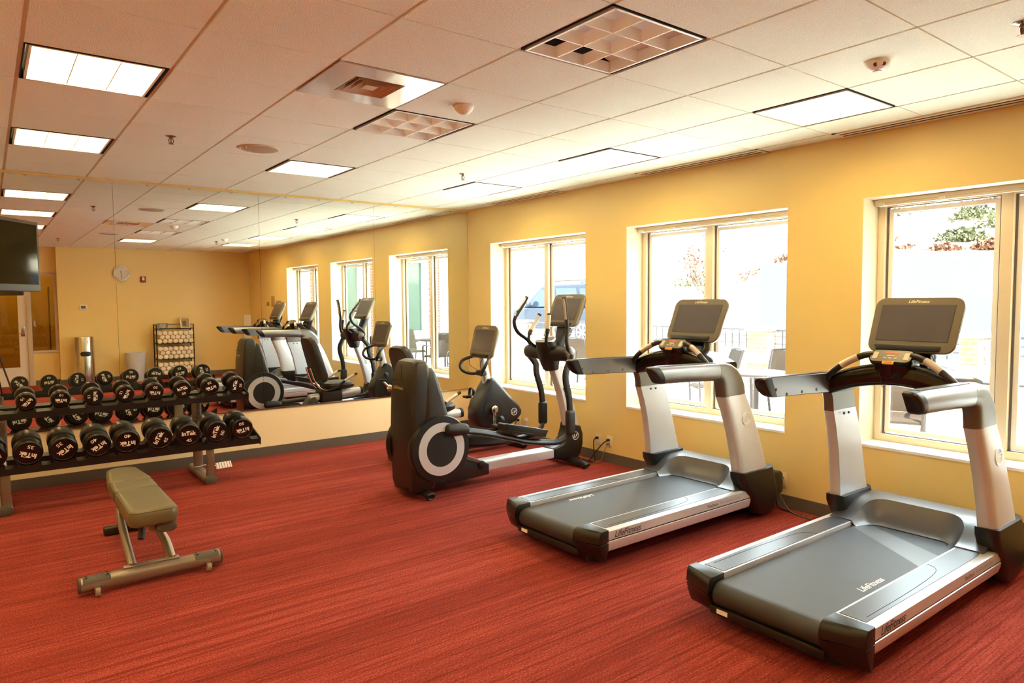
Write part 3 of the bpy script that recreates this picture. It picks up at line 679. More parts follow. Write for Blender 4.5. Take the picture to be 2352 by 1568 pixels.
# ================================================================== ELLIPTICAL
def elliptical():
    t = thing('elliptical_trainer', 'black and silver elliptical trainer between the bike and the far treadmill', 'elliptical', (3.7, 5.16, 0)); yc = 5.16
    A = lambda x, y, z: V(x, yc+y, z)
    # rear tower: back shell and lower front shell
    def shell(secs, nm, m, bev=.05):
        b = NB(); S = []
        for z, xa, xb, hw in secs: S.append([A(p[0], p[1], z) for p in rrect(xb-xa, 2*hw, min(bev, (xb-xa)*.45), 5, (xa+xb)/2, -.03)])
        loft(b, S); return part(nm, b, m, t)
    bs = shell([(.07, 2.745, 2.95, .17), (.12, 2.735, 2.96, .195), (.5, 2.725, 2.95, .20), (.85, 2.735, 2.93, .195), (1.02, 2.755, 2.925, .185), (1.11, 2.775, 2.92, .17), (1.145, 2.79, 2.91, .15), (1.16, 2.82, 2.89, .12)], 'rear_tower', tower_m, .035)
    shell([(.25, 2.84, 3.16, .225), (.5, 2.84, 3.13, .225), (.66, 2.845, 3.09, .22), (.85, 2.855, 3.045, .205), (1.0, 2.86, 3.005, .19), (1.055, 2.87, 2.99, .175), (1.085, 2.885, 2.97, .155), (1.095, 2.90, 2.95, .13)], 'crank_tower', tower_m, .05)
    b = NB(); text(b, 'LifeFitness', A(2.7265, -.01, .93), (0, -1, 0), (0, 0, 1), .04, .3, .002, .012); part('lettering', b, gold, bs)
    b = NB(); cbox(b, A(2.735, -.03, .99), (.004, .36, .003)); cbox(b, A(2.735, -.06, 1.06), (.004, .003, .13)); part('panel_seam', b, gapm, bs)
    # crank housing discs, one each side
    for s in (-1, 1):
        yd = -.03+s*.215; d = (0, s, 0); c0 = A(2.985, yd, .415)
        b = NB(); lathe(b, [(.275, -.06), (.285, -.03), (.285, 0), (.275, .022), (.23, .026), (.0005, .026)], c0, d, 48); part('crank_housing', b, black, t)
        b = NB(); ring(b, A(2.985, yd+s*.025, .415), d, .148, .222, .006, 56); cd = part('crank_disc', b, silver, t)
        b = NB(); lathe(b, [(.15, 0), (.15, .005), (.0005, .007)], A(2.985, yd+s*.025, .415), d, 48); part('disc_centre', b, blackm, cd)
        a = math.radians(62 if s < 0 else 242); ep = A(2.985+.2*math.cos(a)*1.0, yd+s*.07, .415+.2*math.sin(a))
    # base shroud and rail
    b = NB(); prism(b, [(2.74, .06), (2.74, .20), (3.20, .32), (3.32, .26), (3.5, .215), (3.56, .185), (3.56, .085), (3.1, .06)], 'y', yc-.15, yc+.13, .02); part('base_shroud', b, black, t)
    b = NB(); prism(b, [(3.22, .34), (3.46, .225), (3.44, .205), (3.2, .30)], 'y', yc-.16, yc-.13, .004); part('shroud_trim', b, dsilver, t)
    b = NB(); cyl(b, A(3.47, -.165, .19), A(3.47, -.14, .19), .035, 20, bev=.006); part('pivot_cap', b, blackm, t)
    b = NB(); prism(b, rrect(.15, .092, .012, 3, yc-.01, .146), 'x', 3.54, 4.40); part('base_rail', b, silver, t)
    for x, hw in ((2.87, .29), (4.615, .31)):
        b = NB(); tube(b, [A(x, -hw, .038), A(x, -hw+.02, .04), A(x, -.1, .05), A(x, .1, .05), A(x, hw-.02, .04), A(x, hw, .038)], [(.018, .028), (.032, .04), (.032, .042), (.032, .042), (.032, .04), (.018, .028)], 14, 3); part('floor_foot', b, black, t)
        for s in (-1, 1):
            b = NB(); cyl(b, A(x, s*(hw-.05), 0), A(x, s*(hw-.05), .02), .022, 14); part('leveler', b, rubber, t)
    # front boot and post
    b = NB(); prism(b, [(4.36, .095), (4.36, .2), (4.42, .205), (4.50, .225), (4.555, .28), (4.585, .36), (4.60, .42), (4.745, .38), (4.775, .30), (4.775, .20), (4.745, .10), (4.70, .06), (4.45, .075)], 'y', yc-.085, yc+.075, .02, 3); bt_ = part('front_boot', b, black, t)
    o = A(4.665, -.0868, .29); b = NB(); ring(b, o, (0, -1, 0), .036, .041, .002); text(b, 'LF', o+V(0, -.001, 0), (1, 0, 0), (0, 0, 1), .05, .35, .001, .012); part('emblem', b, wtxt, bt_)
    b = NB(); S = []
    for z, xa, xb, h in ((.38, 4.595, 4.745, .05), (.55, 4.56, 4.70, .05), (.75, 4.50, 4.63, .048), (1.0, 4.40, 4.53, .045)): S.append([A(p[0], p[1]-.005, z) for p in rrect(xb-xa, 2*h, .015, 3, (xa+xb)/2, 0)])
    loft(b, S); po = part('front_post', b, silver, t)
    for s in (-1, 1):
        b = NB(); text(b, 'LifeFitness', A(4.60, s*.05-.005, .64), (-.34*1, 0, 1) if s > 0 else (.34, 0, -1), (-1, 0, -.34) if s > 0 else (1, 0, .34), .075, .25, .0015, .01); part('lettering', b, dtxt, po)
    # pivot hub, cup holder, neck
    b = NB(); tube(b, [A(4.40, -.325, 1.135), A(4.40, -.31, 1.135), A(4.40, -.16, 1.135), A(4.40, 0, 1.13), A(4.40, .16, 1.135), A(4.40, .31, 1.135), A(4.40, .325, 1.135)], [.06, .07, .072, .085, .072, .07, .06], 22, 2); part('pivot_hub', b, black, t)
    for s in (-1, 1):
        b = NB(); lathe(b, [(.066, -.02), (.07, 0), (.066, .02), (.05, .032), (.0005, .036)], A(4.40, s*.305, 1.135), (0, s, 0), 28); part('hub_cap', b, dsilver, t)
    b = NB(); loft(b, [[A(p[0], p[1], z) for p in rrect(w, d, min(w, d)*.45, 5, xc, 0)] for z, w, d, xc in ((.955, .10, .09, 4.41), (.97, .15, .14, 4.415), (1.06, .19, .20, 4.40), (1.15, .19, .22, 4.38), (1.25, .19, .215, 4.355))]); part('hub_cover', b, black, t)
    b = NB(); o2 = [(4.35+.10*math.cos(a), .105*math.sin(a)) for a in [2*PI*k/28 for k in range(28)]]
    loft(b, [[A(p[0], p[1], 1.245+(.035 if p[0] > 4.35 else .0)*((p[0]-4.35)/.1)) for p in o2], [A(4.35+(p[0]-4.35)*.97, p[1]*.97, 1.262+.035*max(0, (p[0]-4.35)/.1)) for p in o2], [A(4.35+(p[0]-4.35)*.87, p[1]*.87, 1.26+.035*max(0, (p[0]-4.35)/.1)) for p in o2], [A(4.35+(p[0]-4.35)*.85, p[1]*.85, 1.24) for p in o2]], cap=False); part('cup_rim', b, silver, t)
    b = NB(); lathe(b, [(.086, .02), (.07, -.06), (.0005, -.06)], A(4.35, 0, 1.245)); bmesh.ops.reverse_faces(b, faces=b.faces[:]); part('cup_well', b, blackm, t)
    b = NB(); loft(b, [[A(p[0], p[1], z) for p in rrect(w, d, .03, 4, xc, 0)] for z, w, d, xc in ((1.12, .10, .13, 4.47), (1.28, .09, .12, 4.55), (1.42, .08, .18, 4.61))]); part('screen_neck', b, black, t)
    b = NB(); tube(b, [A(4.52, .06, 1.40), A(4.43, .10, 1.34), A(4.42, .09, 1.26), A(4.45, .07, 1.2)], .003, 6); part('screen_cable', b, cable_m, t)
    screen(t, A(4.515, -.02, 1.395), A(4.655, -.02, 1.70), .455, .345)
    # swinging arms, upper grips, lower arms, pedal links
    for s, up_, lo_, link in ((-1, [(4.30, 1.68), (4.32, 1.60), (4.335, 1.47), (4.345, 1.40), (4.335, 1.27), (4.36, 1.17), (4.39, 1.13)], [(4.385, 1.09), (4.33, .98), (4.325, .88), (4.365, .72), (4.375, .56)], [(4.385, .42), (4.36, .36), (4.27, .315), (4.15, .318), (3.9, .36), (3.70, .42), (3.45, .49), (3.20, .545), (3.08, .565)]),
                          (1, [(4.38, 1.685), (4.33, 1.61), (4.235, 1.49), (4.215, 1.42), (4.26, 1.33), (4.38, 1.25), (4.43, 1.18), (4.41, 1.13)], [(4.41, 1.09), (4.49, 1.0), (4.50, .90), (4.56, .72), (4.58, .55)], [(4.58, .40), (4.55, .34), (4.45, .285), (4.30, .27), (4.0, .25), (3.8, .26), (3.5, .285), (3.2, .265), (3.03, .25)])):
        y = s*.325; P3 = lambda p, yy=y: A(p[0], yy, p[1])
        b = NB(); tube(b, [P3(p) for p in up_], .0185, 12); ar = part('arm_handle', b, black, t)
        g = crom([P3(p) for p in up_], 6); b = NB(); tube(b, g[0:14:2], .0205, 12, 1); part('foam_grip', b, rubber, ar)
        b = NB(); tube(b, [g[1]+V(-.006, 0, 0), g[6]+V(-.006, 0, 0), g[12]+V(-.006, 0, 0)], (.0175, .0175), 10, 1); part('pulse_sensor', b, MATS['brass_silver'], ar)
        b = NB(); cyl(b, g[-1], P3(lo_[0]), .03, 14); tube(b, [P3(p) for p in lo_], [(.032, .022), (.034, .022), (.034, .02), (.032, .02), (.03, .02)], 14, 5, up=(1, 0, 0), e=3); la = part('lower_arm', b, black, t)
        lx, lz = lo_[-1]; b = NB(); box(b, A(lx-.045, y-.035, lz-.19), A(lx+.05, y+.035, lz+.05), .028, 3); part('joint_boot', b, rubber, la)
        yl = s*.27
        b = NB(); L = [A(p[0], y+(yl-y)*min(1, k/3), p[1]) for k, p in enumerate(link)]; tube(b, L, [(.028, .02)]*9, 14, 4, e=3); lk = part('pedal_link', b, black, t)
        e_ = L[-1]; b = NB(); tube(b, [e_+V(.16, 0, -.012), e_+V(.12, 0, -.008), e_+V(0, 0, 0), e_+V(-.05, 0, .005), e_+V(-.065, 0, .006)], [.04, .052, .055, .048, .02], 16, 3); part('crank_boot', b, rubber, lk)
        # foot platform tilted with its link
        p0, p1 = (A(3.62, s*.26, .525), A(4.10, s*.26, .415)) if s < 0 else (A(3.60, s*.26, .335), A(4.08, s*.26, .29))
        ex = (p1-p0).normalized(); M = basis(p0, ex, ey=(0, 1, 0)); Ln = (p1-p0).length
        oo = [(0, -.055), (.03, -.075), (Ln*.5, -.085), (Ln-.04, -.075), (Ln, -.045), (Ln, .045), (Ln-.04, .075), (Ln*.5, .085), (.03, .075), (0, .055)]
        b = NB(); prism(b, oo, 'z', -.035, -.012, .006, M=M); pd = part('pedal', b, black, t)
        b = NB(); w2 = [(p[0], p[1]) for p in oo]; sc = lambda f, z: [M @ V(Ln/2+(p[0]-Ln/2)*f, p[1]*f, z+(.028 if p[0] < .2*Ln or abs(p[1]) > .06 else .028)) for p in w2]
        loft(b, [sc(1.0, -.045), sc(1.05, -.005), sc(1.03, .004), sc(.95, .0), sc(.93, -.035)], closed=True); part('pedal_rim', b, black, pd)
        b = NB(); prism(b, [(Ln*.5+(p[0]-Ln*.5)*.9, p[1]*.85) for p in oo], 'z', -.012, -.006, M=M); part('pedal_tread', b, strip_m, pd)
    for s, pts in ((-1, [(4.315, -.10, 1.515), (4.305, -.105, 1.46), (4.285, -.11, 1.36), (4.275, -.10, 1.27), (4.29, -.09, 1.22), (4.35, -.08, 1.17)]), (1, [(4.385, .135, 1.505), (4.35, .14, 1.45), (4.275, .145, 1.34), (4.245, .13, 1.27), (4.27, .11, 1.22), (4.35, .09, 1.17)])):
        b = NB(); tube(b, [A(*p) for p in pts], .0155, 12); gb = part('fixed_grip', b, black, t)
        g = crom([A(*p) for p in pts], 6); b = NB(); tube(b, g[1:12:2], .0185, 12, 1); part('pulse_sensor', b, MATS['brass_silver'], gb)
        b = NB(); cyl(b, g[0]-(g[1]-g[0])*1.0, g[1], .021, 12, bev=.003); cyl(b, g[11], g[14], .0205, 12, bev=.003); part('grip_collar', b, black, gb)
    return t
elliptical()

# ================================================================== RECUMBENT BIKE
def bike():
    t = thing('recumbent_bike', 'black and silver recumbent exercise bike in the corner behind the elliptical', 'exercise bike', (4.0, 6.2, 0)); yc = 6.2
    A = lambda x, y, z: V(x, yc+y, z)
    prof = [(4.36, .79), (4.42, .80), (4.50, .72), (4.62, .60), (4.76, .47), (4.80, .41), (4.79, .36), (4.72, .29), (4.60, .25), (4.35, .25), (4.22, .28), (4.17, .36), (4.17, .47), (4.21, .57), (4.26, .62), (4.30, .70)]
    b = NB(); prism(b, prof, 'y', yc-.10, yc+.10, .035, 3); hs = part('drive_housing', b, mat('navy_black_plastic', (34, 35, 40), .34), t)
    for s in (-1, 1):
        b = NB(); ring(b, A(4.385, s*.1005, .46), (0, s, 0), .055, .115, .004, 40); part('dial_vent', b, blackm, hs)
        b = NB()
        for k in range(24): a = 2*PI*k/24; cyl(b, A(4.385+.095*math.cos(a), s*.103, .46+.095*math.sin(a)), A(4.385+.095*math.cos(a), s*.1055, .46+.095*math.sin(a)), .005, 6)
        part('vent_hole', b, gapm, hs)
        o = A(4.675, s*.101, .405); b = NB(); ring(b, o, (0, s, 0), .037, .042, .002); text(b, 'LF', o+V(0, s*.001, 0), (-s, 0, 0), (0, 0, 1), .05, .35, .001, .012); part('emblem', b, wtxt, hs)
        # crank and pedal
        b = NB(); cyl(b, A(4.385, s*.10, .46), A(4.385, s*.145, .46), .045, 22, bev=.01); dz = -.165 if s < 0 else .12; dx = .01*s if s < 0 else -.12
        tube(b, [A(4.385, s*.135, .46), A(4.385+dx, s*.14, .46+dz)], (.018, .012), 10, 1, up=(1, 0, 0)); ck = part('crank', b, chrome, t)
        b = NB(); cbox(b, A(4.385+dx, s*.20, .46+dz), (.11, .085, .028), .006); pd = part('foot_pedal', b, black, ck)
        b = NB(); tube(b, [A(4.385+dx+.04, s*.165, .46+dz), A(4.385+dx+.045, s*.17, .53+dz), A(4.385+dx+.04, s*.2, .56+dz), A(4.385+dx+.045, s*.24, .53+dz), A(4.385+dx+.04, s*.245, .46+dz)], (.018, .002), 8, 4, up=(1, 0, 0)); part('pedal_strap', b, rubber, ck)
    b = NB(); loft(b, [[A(p[0], p[1], z) for p in rrect(w, .07, .02, 3, xc, 0)] for z, w, xc in ((.72, .10, 4.38), (.85, .085, 4.355), (1.02, .07, 4.325))]); part('console_mast', b, silver, t)
    b = NB(); cyl(b, A(4.33, 0, .97), A(4.325, 0, 1.05), .035, 16); cbox(b, A(4.30, 0, .86), (.07, .12, .06), .015); part('mast_clamp', b, black, t)
    screen(t, A(4.285, 0, 1.025), A(4.375, 0, 1.375), .44, .36)
    for s in (-1, 1):
        b = NB(); tube(b, [A(4.31, s*.03, .86), A(4.24, s*.09, .85), A(4.19, s*.17, .87), A(4.175, s*.225, .92), A(4.21, s*.235, .985), A(4.27, s*.19, 1.02), A(4.29, s*.15, 1.03)], .0175, 12); part('handlebar', b, rubber, t)
        b = NB(); tube(b, [A(4.31, s*.08, 1.06), A(4.24, s*.12, 1.03), A(4.22, s*.10, .95), A(4.28, s*.05, .89)], .003, 6); part('console_cable', b, cable_m, t)
    # base beam, feet, seat rail, seat
    b = NB(); prism(b, [(3.22, .06), (3.22, .32), (3.28, .40), (3.36, .42), (3.42, .30), (3.55, .20), (4.2, .16), (4.6, .26), (4.7, .12), (4.5, .05)], 'y', yc-.08, yc+.08, .02); fr = part('base_beam', b, black, t)
    for s in (-1, 1): b = NB(); text(b, 'LifeCycle', A(3.75, s*.081, .125), (s*-1, 0, 0), (0, 0, 1), .09, .3, .0015, .008); part('lettering', b, wtxt, fr)
    b = NB(); tube(b, [A(3.3, 0, .40), A(4.0, 0, .45)], (.045, .055), 18, 1, e=3); sr_ = part('seat_rail', b, silver, t); b = NB(); tube(b, [A(4.0, 0, .45), A(4.03, 0, .452), A(4.04, 0, .453)], [(.05, .06), (.05, .06), (.035, .045)], 18, 1, e=3); part('rail_cap', b, black, sr_)
    for x, hw in ((3.30, .26), (4.72, .25)):
        b = NB(); tube(b, [A(x, -hw, .035), A(x, -hw+.03, .035), A(x, hw-.03, .035), A(x, hw, .035)], [.02, .034, .034, .02], 14, 1); part('floor_foot', b, black, t)
        b = NB()
        for s in (-1, 1): cyl(b, A(x, s*(hw-.05), 0), A(x, s*(hw-.05), .02), .02, 12)
        part('leveler', b, rubber, t)
    b = NB(); box(b, A(3.42, -.11, .33), A(3.72, .11, .50), .03, 3); part('seat_carriage', b, black, t)
    b = NB(); loft(b, [[A(p[0], p[1], z) for p in rrect(w, d, .12, 5, 3.66, 0)] for z, w, d in ((.505, .34, .36), (.53, .42, .43), (.565, .43, .44), (.59, .40, .41), (.598, .32, .34))]); part('seat_cushion', b, padb_m, t)
    b = NB(); up_ = V(-.28, 0, .96).normalized(); M = basis(A(3.37, 0, .90), (0, 1, 0), ey=up_)   # local z points at the rider
    def bo(k, z): return [M @ V(p[0], p[1], z) for p in [(q[0]*(1-.12*(q[1]/.3)), q[1]) for q in rrect(.42*k, .62*k, .11*k, 6)]]
    loft(b, [bo(.9, -.035), bo(.98, -.03), bo(1.0, -.005), bo(.99, .03), bo(.93, .05), bo(.8, .058)]); part('backrest', b, padb_m, t)
    for s in (-1, 1):
        b = NB(); tube(b, [A(3.30, s*.07, .80), A(3.36, s*.075, .62), A(3.44, s*.08, .52), A(3.56, s*.08, .49)], .017, 10); part('seat_tube', b, chrome, t)
        b = NB(); tube(b, [A(3.50, s*.15, .50), A(3.56, s*.25, .53), A(3.64, s*.27, .60), A(3.74, s*.27, .66), A(3.85, s*.27, .712)], .016, 10); hb = part('seat_handle', b, black, t)
        g = [A(3.675, s*.27, .622), A(3.74, s*.27, .66), A(3.81, s*.27, .693)]; b = NB(); tube(b, g, .019, 10, 1); part('pulse_sensor', b, MATS['brass_silver'], hb)
    return t
bike()

# ================================================================== BENCH
def bench():
    t = thing('weight_bench', 'olive padded adjustable weight bench in front of the dumbbell rack', 'bench', (.73, 5.0, 0)); xc = .735
    A = lambda x, y, z: V(xc+x, y, z)
    def pad(nm, ya, yb, za, zb, wa, wb, th, ra=.06, rb=.06):
        """pad from ya (front) to yb (back), top heights za/zb, widths wa/wb"""
        L = yb-ya; ex = V(1, 0, 0); ey = V(0, L, zb-za).normalized(); M = basis(A(0, (ya+yb)/2, (za+zb)/2), ex, ey=ey); h = math.hypot(L, zb-za)
        def o(k, z):
            out = []
            for (sx, sy, a0, r) in ((1, 1, 0, rb), (-1, 1, 90, rb), (-1, -1, 180, ra), (1, -1, 270, ra)):
                w = wb if sy > 0 else wa
                for q in range(7):
                    a = math.radians(a0+15*q); r2 = max(r-k, .003); out.append(M @ V(sx*(w/2-r)+r2*math.cos(a), sy*(h/2-r)+r2*math.sin(a), z))
            return out
        b = NB(); loft(b, [o(.022, -th), o(.006, -th+.006), o(0, -th+.02), o(-.002, -th*.45), o(0, -.02), o(.006, -.008), o(.02, -.001), o(.035, 0)]); p = part(nm, b, pad_m, t, sharp=60)
        b = NB(); q = o(.003, -.0135); tube(b, q+[q[0]], .0016, 5, 1); part('seam', b, padb_m, p); return p
    pad('seat_pad', 4.40, 4.97, .455, .455, .262, .262, .10, .055, .03)
    pad('middle_pad', 4.985, 5.22, .455, .462, .262, .262, .09, .03, .03)
    pad('head_pad', 5.235, 5.68, .462, .462, .262, .20, .09, .03, .085)
    fm = rack_m
    # front cross tube with caps, plate, grips and casters
    yf, zf = 4.505, .062
    b = NB(); prism(b, rrect(.082, .082, .034, 6, yf, zf), 'x', xc-.372, xc+.372); part('cross_tube', b, fm, t)
    for s in (-1, 1):
        b = NB(); prism(b, rrect(.086, .086, .036, 6, yf, zf), 'x', xc+s*.370, xc+s*.384, .005); part('tube_cap', b, greyp, t)
        b = NB(); S = []
        for k in range(9): a = math.radians(20+140*k/8); S.append((yf+.046*math.cos(a), zf+.046*math.sin(a)))
        for k in range(8, -1, -1): a = math.radians(20+140*k/8); S.append((yf+.0405*math.cos(a), zf+.0405*math.sin(a)))
        prism(b, S, 'x', xc+s*.225, xc+s*.362, .001); gp = part('rubber_pad', b, greyp, t)
        b = NB()
        for q in (.24, .345):
            for w in (-.016, .016): cyl(b, A(s*q, yf-.01+w, zf+.043), A(s*q, yf-.01+w, zf+.0475), .005, 8)
        part('pad_screw', b, gapm, gp)
        b = NB(); cbox(b, A(s*.295, yf-.052, .052), (.035, .03, .006)); box(b, A(s*.295-.018, yf-.07, .028), A(s*.295-.0145, yf-.045, .055)); box(b, A(s*.295+.0145, yf-.07, .028), A(s*.295+.018, yf-.045, .055)); cs = part('caster_fork', b, chrome, t)
        b = NB(); cyl(b, A(s*.295-.012, yf-.06, .027), A(s*.295+.012, yf-.06, .027), .027, 20, bev=.004); part('caster_wheel', b, caster, cs)
    b = NB(); cbox(b, A(-.005, yf+.018, zf+.046), (.30, .05, .008), .002); part('mount_plate', b, fm, t)
    for s in (-1, 1): b = NB(); cyl(b, A(s*.115, yf+.012, zf+.049), A(s*.115, yf+.012, zf+.06), .011, 6); part('bolt', b, chrome, t)
    # two slanted front legs, a long spine, handle, roller end
    b = NB(); tube(b, [A(-.105, yf+.03, .10), A(-.105, 4.70, .17), A(-.10, 4.98, .27), A(-.085, 5.08, .34), A(-.06, 5.12, .38)], .024, 14, 4); part('leg', b, fm, t)
    b = NB(); tube(b, [A(.105, yf+.03, .10), A(.10, 4.66, .17), A(.07, 4.80, .25), A(.05, 4.83, .31), A(.04, 4.85, .36)], .027, 14, 4); part('leg', b, fm, t)
    b = NB(); prism(b, rrect(.05, .04, .012, 3, xc, .33), 'y', 4.46, 5.50); part('spine', b, fm, t)
    b = NB(); tube(b, [A(0, 5.1, .32), A(0, 5.35, .20), A(0, 5.60, .06)], (.028, .024), 14, 3, e=3); part('rear_leg', b, fm, t)
    b = NB(); cbox(b, A(0, 5.605, .028), (.26, .075, .055), .012); part('rear_foot', b, black, t)
    b = NB(); prism(b, rrect(.115, .06, .029, 6, xc-.0+.065, .33), 'y', 4.425, 4.452, .006); part('adjuster_plate', b, greyp, t)
    b = NB(); tube(b, [A(-.02, 4.70, .315), A(-.028, 4.67, .27), A(-.04, 4.64, .22)], .019, 12, 3); part('pop_pin_handle', b, rubber, t)
    b = NB(); box(b, A(-.08, 5.10, .20), A(-.078, 5.17, .29)); part('warning_tag', b, wtxt, t)
bench()

# ================================================================== DUMBBELL RACK AND DUMBBELLS
RX0, RX1 = -.62, 2.0
TIL = math.radians(9)
rack = thing('dumbbell_rack', 'two tier dumbbell rack with platinum legs and black shelves under the mirror', 'rack', (.75, 6.9, 0))
TIERS = [dict(y=6.50, z=.49, L=.32, R=.1), dict(y=6.70, z=.872, L=.25, R=.076)]
for q in TIERS:
    q['d'] = V(0, math.cos(TIL), math.sin(TIL)); q['u'] = V(0, -math.sin(TIL), math.cos(TIL)); q['c'] = V(0, q['y'], q['z'])+q['d']*q['L']/2
def tray(q, x1):
    L = q['L']; th = q['R']; M = lambda x, a, h: V(x, 0, 0)+q['c']+q['d']*a+q['u']*h
    h0 = -th-.014
    for a0 in (-L*.33, L*.33):
        b = NB(); pl = [(-.045, h0), (.045, h0), (.045, h0-.05), (.04, h0-.05), (.04, h0-.006), (-.04, h0-.006), (-.04, h0-.05), (-.045, h0-.05)]
        vs0 = [b.verts.new(M(RX0, a0+p[0], p[1])) for p in pl]; vs1 = [b.verts.new(M(x1, a0+p[0], p[1])) for p in pl]; n = len(pl)
        for i in range(n): b.faces.new((vs0[i], vs0[(i+1) % n], vs1[(i+1) % n], vs1[i]))
        b.faces.new(vs0[::-1]); b.faces.new(vs1); bmesh.ops.recalc_face_normals(b, faces=b.faces[:]); part('shelf_beam', b, blackm, rack)
    b = NB(); pl = [(-L*.33-.06, h0-.055), (-L*.33-.06, h0+.01), (L*.33+.06, h0+.05), (L*.33+.06, h0-.055)]
    loft(b, [[M(x1-.004, *p) for p in pl], [M(x1+.004, *p) for p in pl]]); part('shelf_end', b, blackm, rack)
tray(TIERS[0], 2.0); tray(TIERS[1], 1.955)
def saddle(q, x):
    for a0 in (-q['L']*.33, q['L']*.33):
        b = NB(); r0 = q['R']+.003; S = []
        for k in range(9):
            a = math.radians(-90-38+76*k/8); S.append((r0*math.cos(a), r0*math.sin(a)))
        w = q['R']*.85; h0 = -q['R']-.014; S2 = S+[(w, h0), (-w, h0)]
        loft(b, [[V(x+p[0], 0, 0)+q['c']+q['d']*(a0+e)+q['u']*p[1] for p in S2] for e in (-.045, .045)]); part('saddle', b, black, rack)
for x in (1.57, .06):
    b = NB(); prism(b, rrect(.085, .05, .02, 4, x, 7.05), 'z', .07, .80); up = part('upright', b, rack_m, rack)
    if x > 1: b = NB(); text(b, 'LifeFitness', V(x, 7.0245, .585), (0, 0, 1), (-1, 0, 0), .055, .25, .001, .01); part('lettering', b, dtxt, up)
    b = NB(); tube(b, [V(x+.01, 6.66, .36), V(x+.01, 6.63, .30), V(x+.01, 6.625, .20), V(x+.01, 6.66, .07)], (.02, .034), 14, 5, up=(0, 1, 0), e=3); part('front_strut', b, rack_m, rack)
    b = NB(); pl = rrect(.105, .072, .034, 5, x, .037); prism(b, pl, 'y', 6.61, 7.25); ft = part('foot', b, rack_m, rack)
    for yy in ((6.588, 6.6105), (7.2495, 7.265)):
        b = NB(); prism(b, rrect(.107, .074, .034, 5, x, .037), 'y', yy[0], yy[1], .006); part('foot_cap', b, greyp, ft)
    b = NB(); tube(b, [V(x, 6.56, .352), V(x, 7.05, .43)], (.03, .03), 10, 1, e=4); tube(b, [V(x, 6.72, .742), V(x, 7.05, .79)], (.028, .03), 10, 1, e=4); part('bracket', b, rack_m, rack)
b = NB(); M = basis(V(1.83, 7.16, .034), (1, .12, 0), ey=(0, .55, .85)); cbox(b, (0, 0, 0), (.155, .066, .001), M=M); tg = part('hang_tag', b, wtxt, rack, 'white and orange striped tag')
for k in range(6): b = NB(); cbox(b, (-.0715+.0265*k, 0, .0008), (.007, .064, .0006), M=M); part('tag_stripe', b, mat('orange_stripe', (214, 122, 60), .6) if k == 0 else MATS['orange_stripe'], tg)
b = NB(); tube(b, [V(1.525, 7.02, .085), V(1.57, 7.018, .082), V(1.62, 7.03, .088), V(1.70, 7.1, .06), V(1.755, 7.15, .04)], .004, 6); part('tag_string', b, wtxt, rack)

heads = {}
urethane = mat('black_urethane', (13, 12, 12), .3, spec=.5)
def dumbbell(tier, x, lb, R, ang, lab, back):
    q = TIERS[tier]; L = q['L']*(.9+.1*R/q['R']); d = q['d']; u = q['u']; c0 = V(x, 0, 0)+q['c']+u*(R-q['R'])
    t = thing('dumbbell', lab, 'dumbbell', c0-u*R, 'round urethane dumbbells on the rack')
    hl = L*(.36 if tier == 0 else .31)
    b = NB(); tube(b, [c0-d*(L/2-hl+.002), c0-d*.03, c0, c0+d*.03, c0+d*(L/2-hl+.002)], [.016, .0175, .019, .0175, .016], 14, 3); part('handle', b, chrome, t)
    for s in (-1, 1):
        n = d*s; b = NB()
        lathe(b, [(.0005, L/2-hl), (R*.45, L/2-hl), (R*.62, L/2-hl+.006), (R*.9, L/2-hl+.010), (R, L/2-hl+.02), (R, L/2-.022), (R*.97, L/2-.010), (R*.91, L/2-.0035), (R*.87, L/2-.002), (R*.85, L/2-.005), (.0005, L/2-.005)], c0, n, 40)
        h = part('weight_head', b, urethane, t)
        a = math.radians(ang if s < 0 else back); rt0 = V(1, 0, 0) if s < 0 else V(-1, 0, 0)
        rt = rt0*math.cos(a)+u*math.sin(a); up = u*math.cos(a)-rt0*math.sin(a); o = c0+n*(L/2-.0048)
        b = NB(); text(b, 'InTek', o+up*R*.13, rt, up, R*.49, 0, .0008, .04); text(b, str(lb), o-up*R*.50, rt, up, R*.38, 0, .0008, .02, sx=1.25)
        M = basis(o+up*R*.335+rt*R*.10, rt, ey=up); cbox(b, (0, 0, .0003), (R*.55, R*.035, .0006), M=M)
        part('lettering', b, wtxt, h)
    return t
ordw = ['first', 'second', 'third', 'fourth', 'fifth', 'sixth', 'seventh', 'eighth']
low = [((65, 1040), 35, 160), ((147, 1035), 35, 215), ((224, 1027), 40, 213), ((293, 1014), 40, 180), ((368, 1008), 45, 61), ((433, 996), 45, 0), ((497, 990), 50, 70), ((557, 985), 50, 190)]
top = [((60, 920), 10, 225), ((140, 918), 10, 175), ((216, 908), 15, 268), ((288, 900), 15, 245), ((356, 898), 20, 172), ((420, 890), 20, 12), ((484, 888), 25, 195), ((543, 885), 25, 80)]
LX = [.221, .454, .688, .903, 1.150, 1.381, 1.615, 1.836]; TX = [.231, .4636, .697, .929, 1.158, 1.385, 1.621, 1.849]
LB = [172, 228, 236, 195, 255, 185, 268, 280]; TB = [225, 175, 275, 250, 184, 10, 170, 255]
pair = {0: 'left', 1: 'right'}
for k in range(8):
    lb = low[k][1]; saddle(TIERS[0], LX[k]); saddle(TIERS[1], TX[k])
    dumbbell(0, LX[k], lb, .1 if lb < 50 else .099, low[k][2], 'large black dumbbell marked %d on the lower shelf, %s one of its pair' % (lb, pair[k % 2]), LB[k])
    lb = top[k][1]; R = {10: .071, 15: .073, 20: .075, 25: .079}[lb]
    dumbbell(1, TX[k], lb, R, top[k][2], 'small black dumbbell marked %d on the upper shelf, %s one of its pair' % (lb, pair[k % 2]), TB[k])
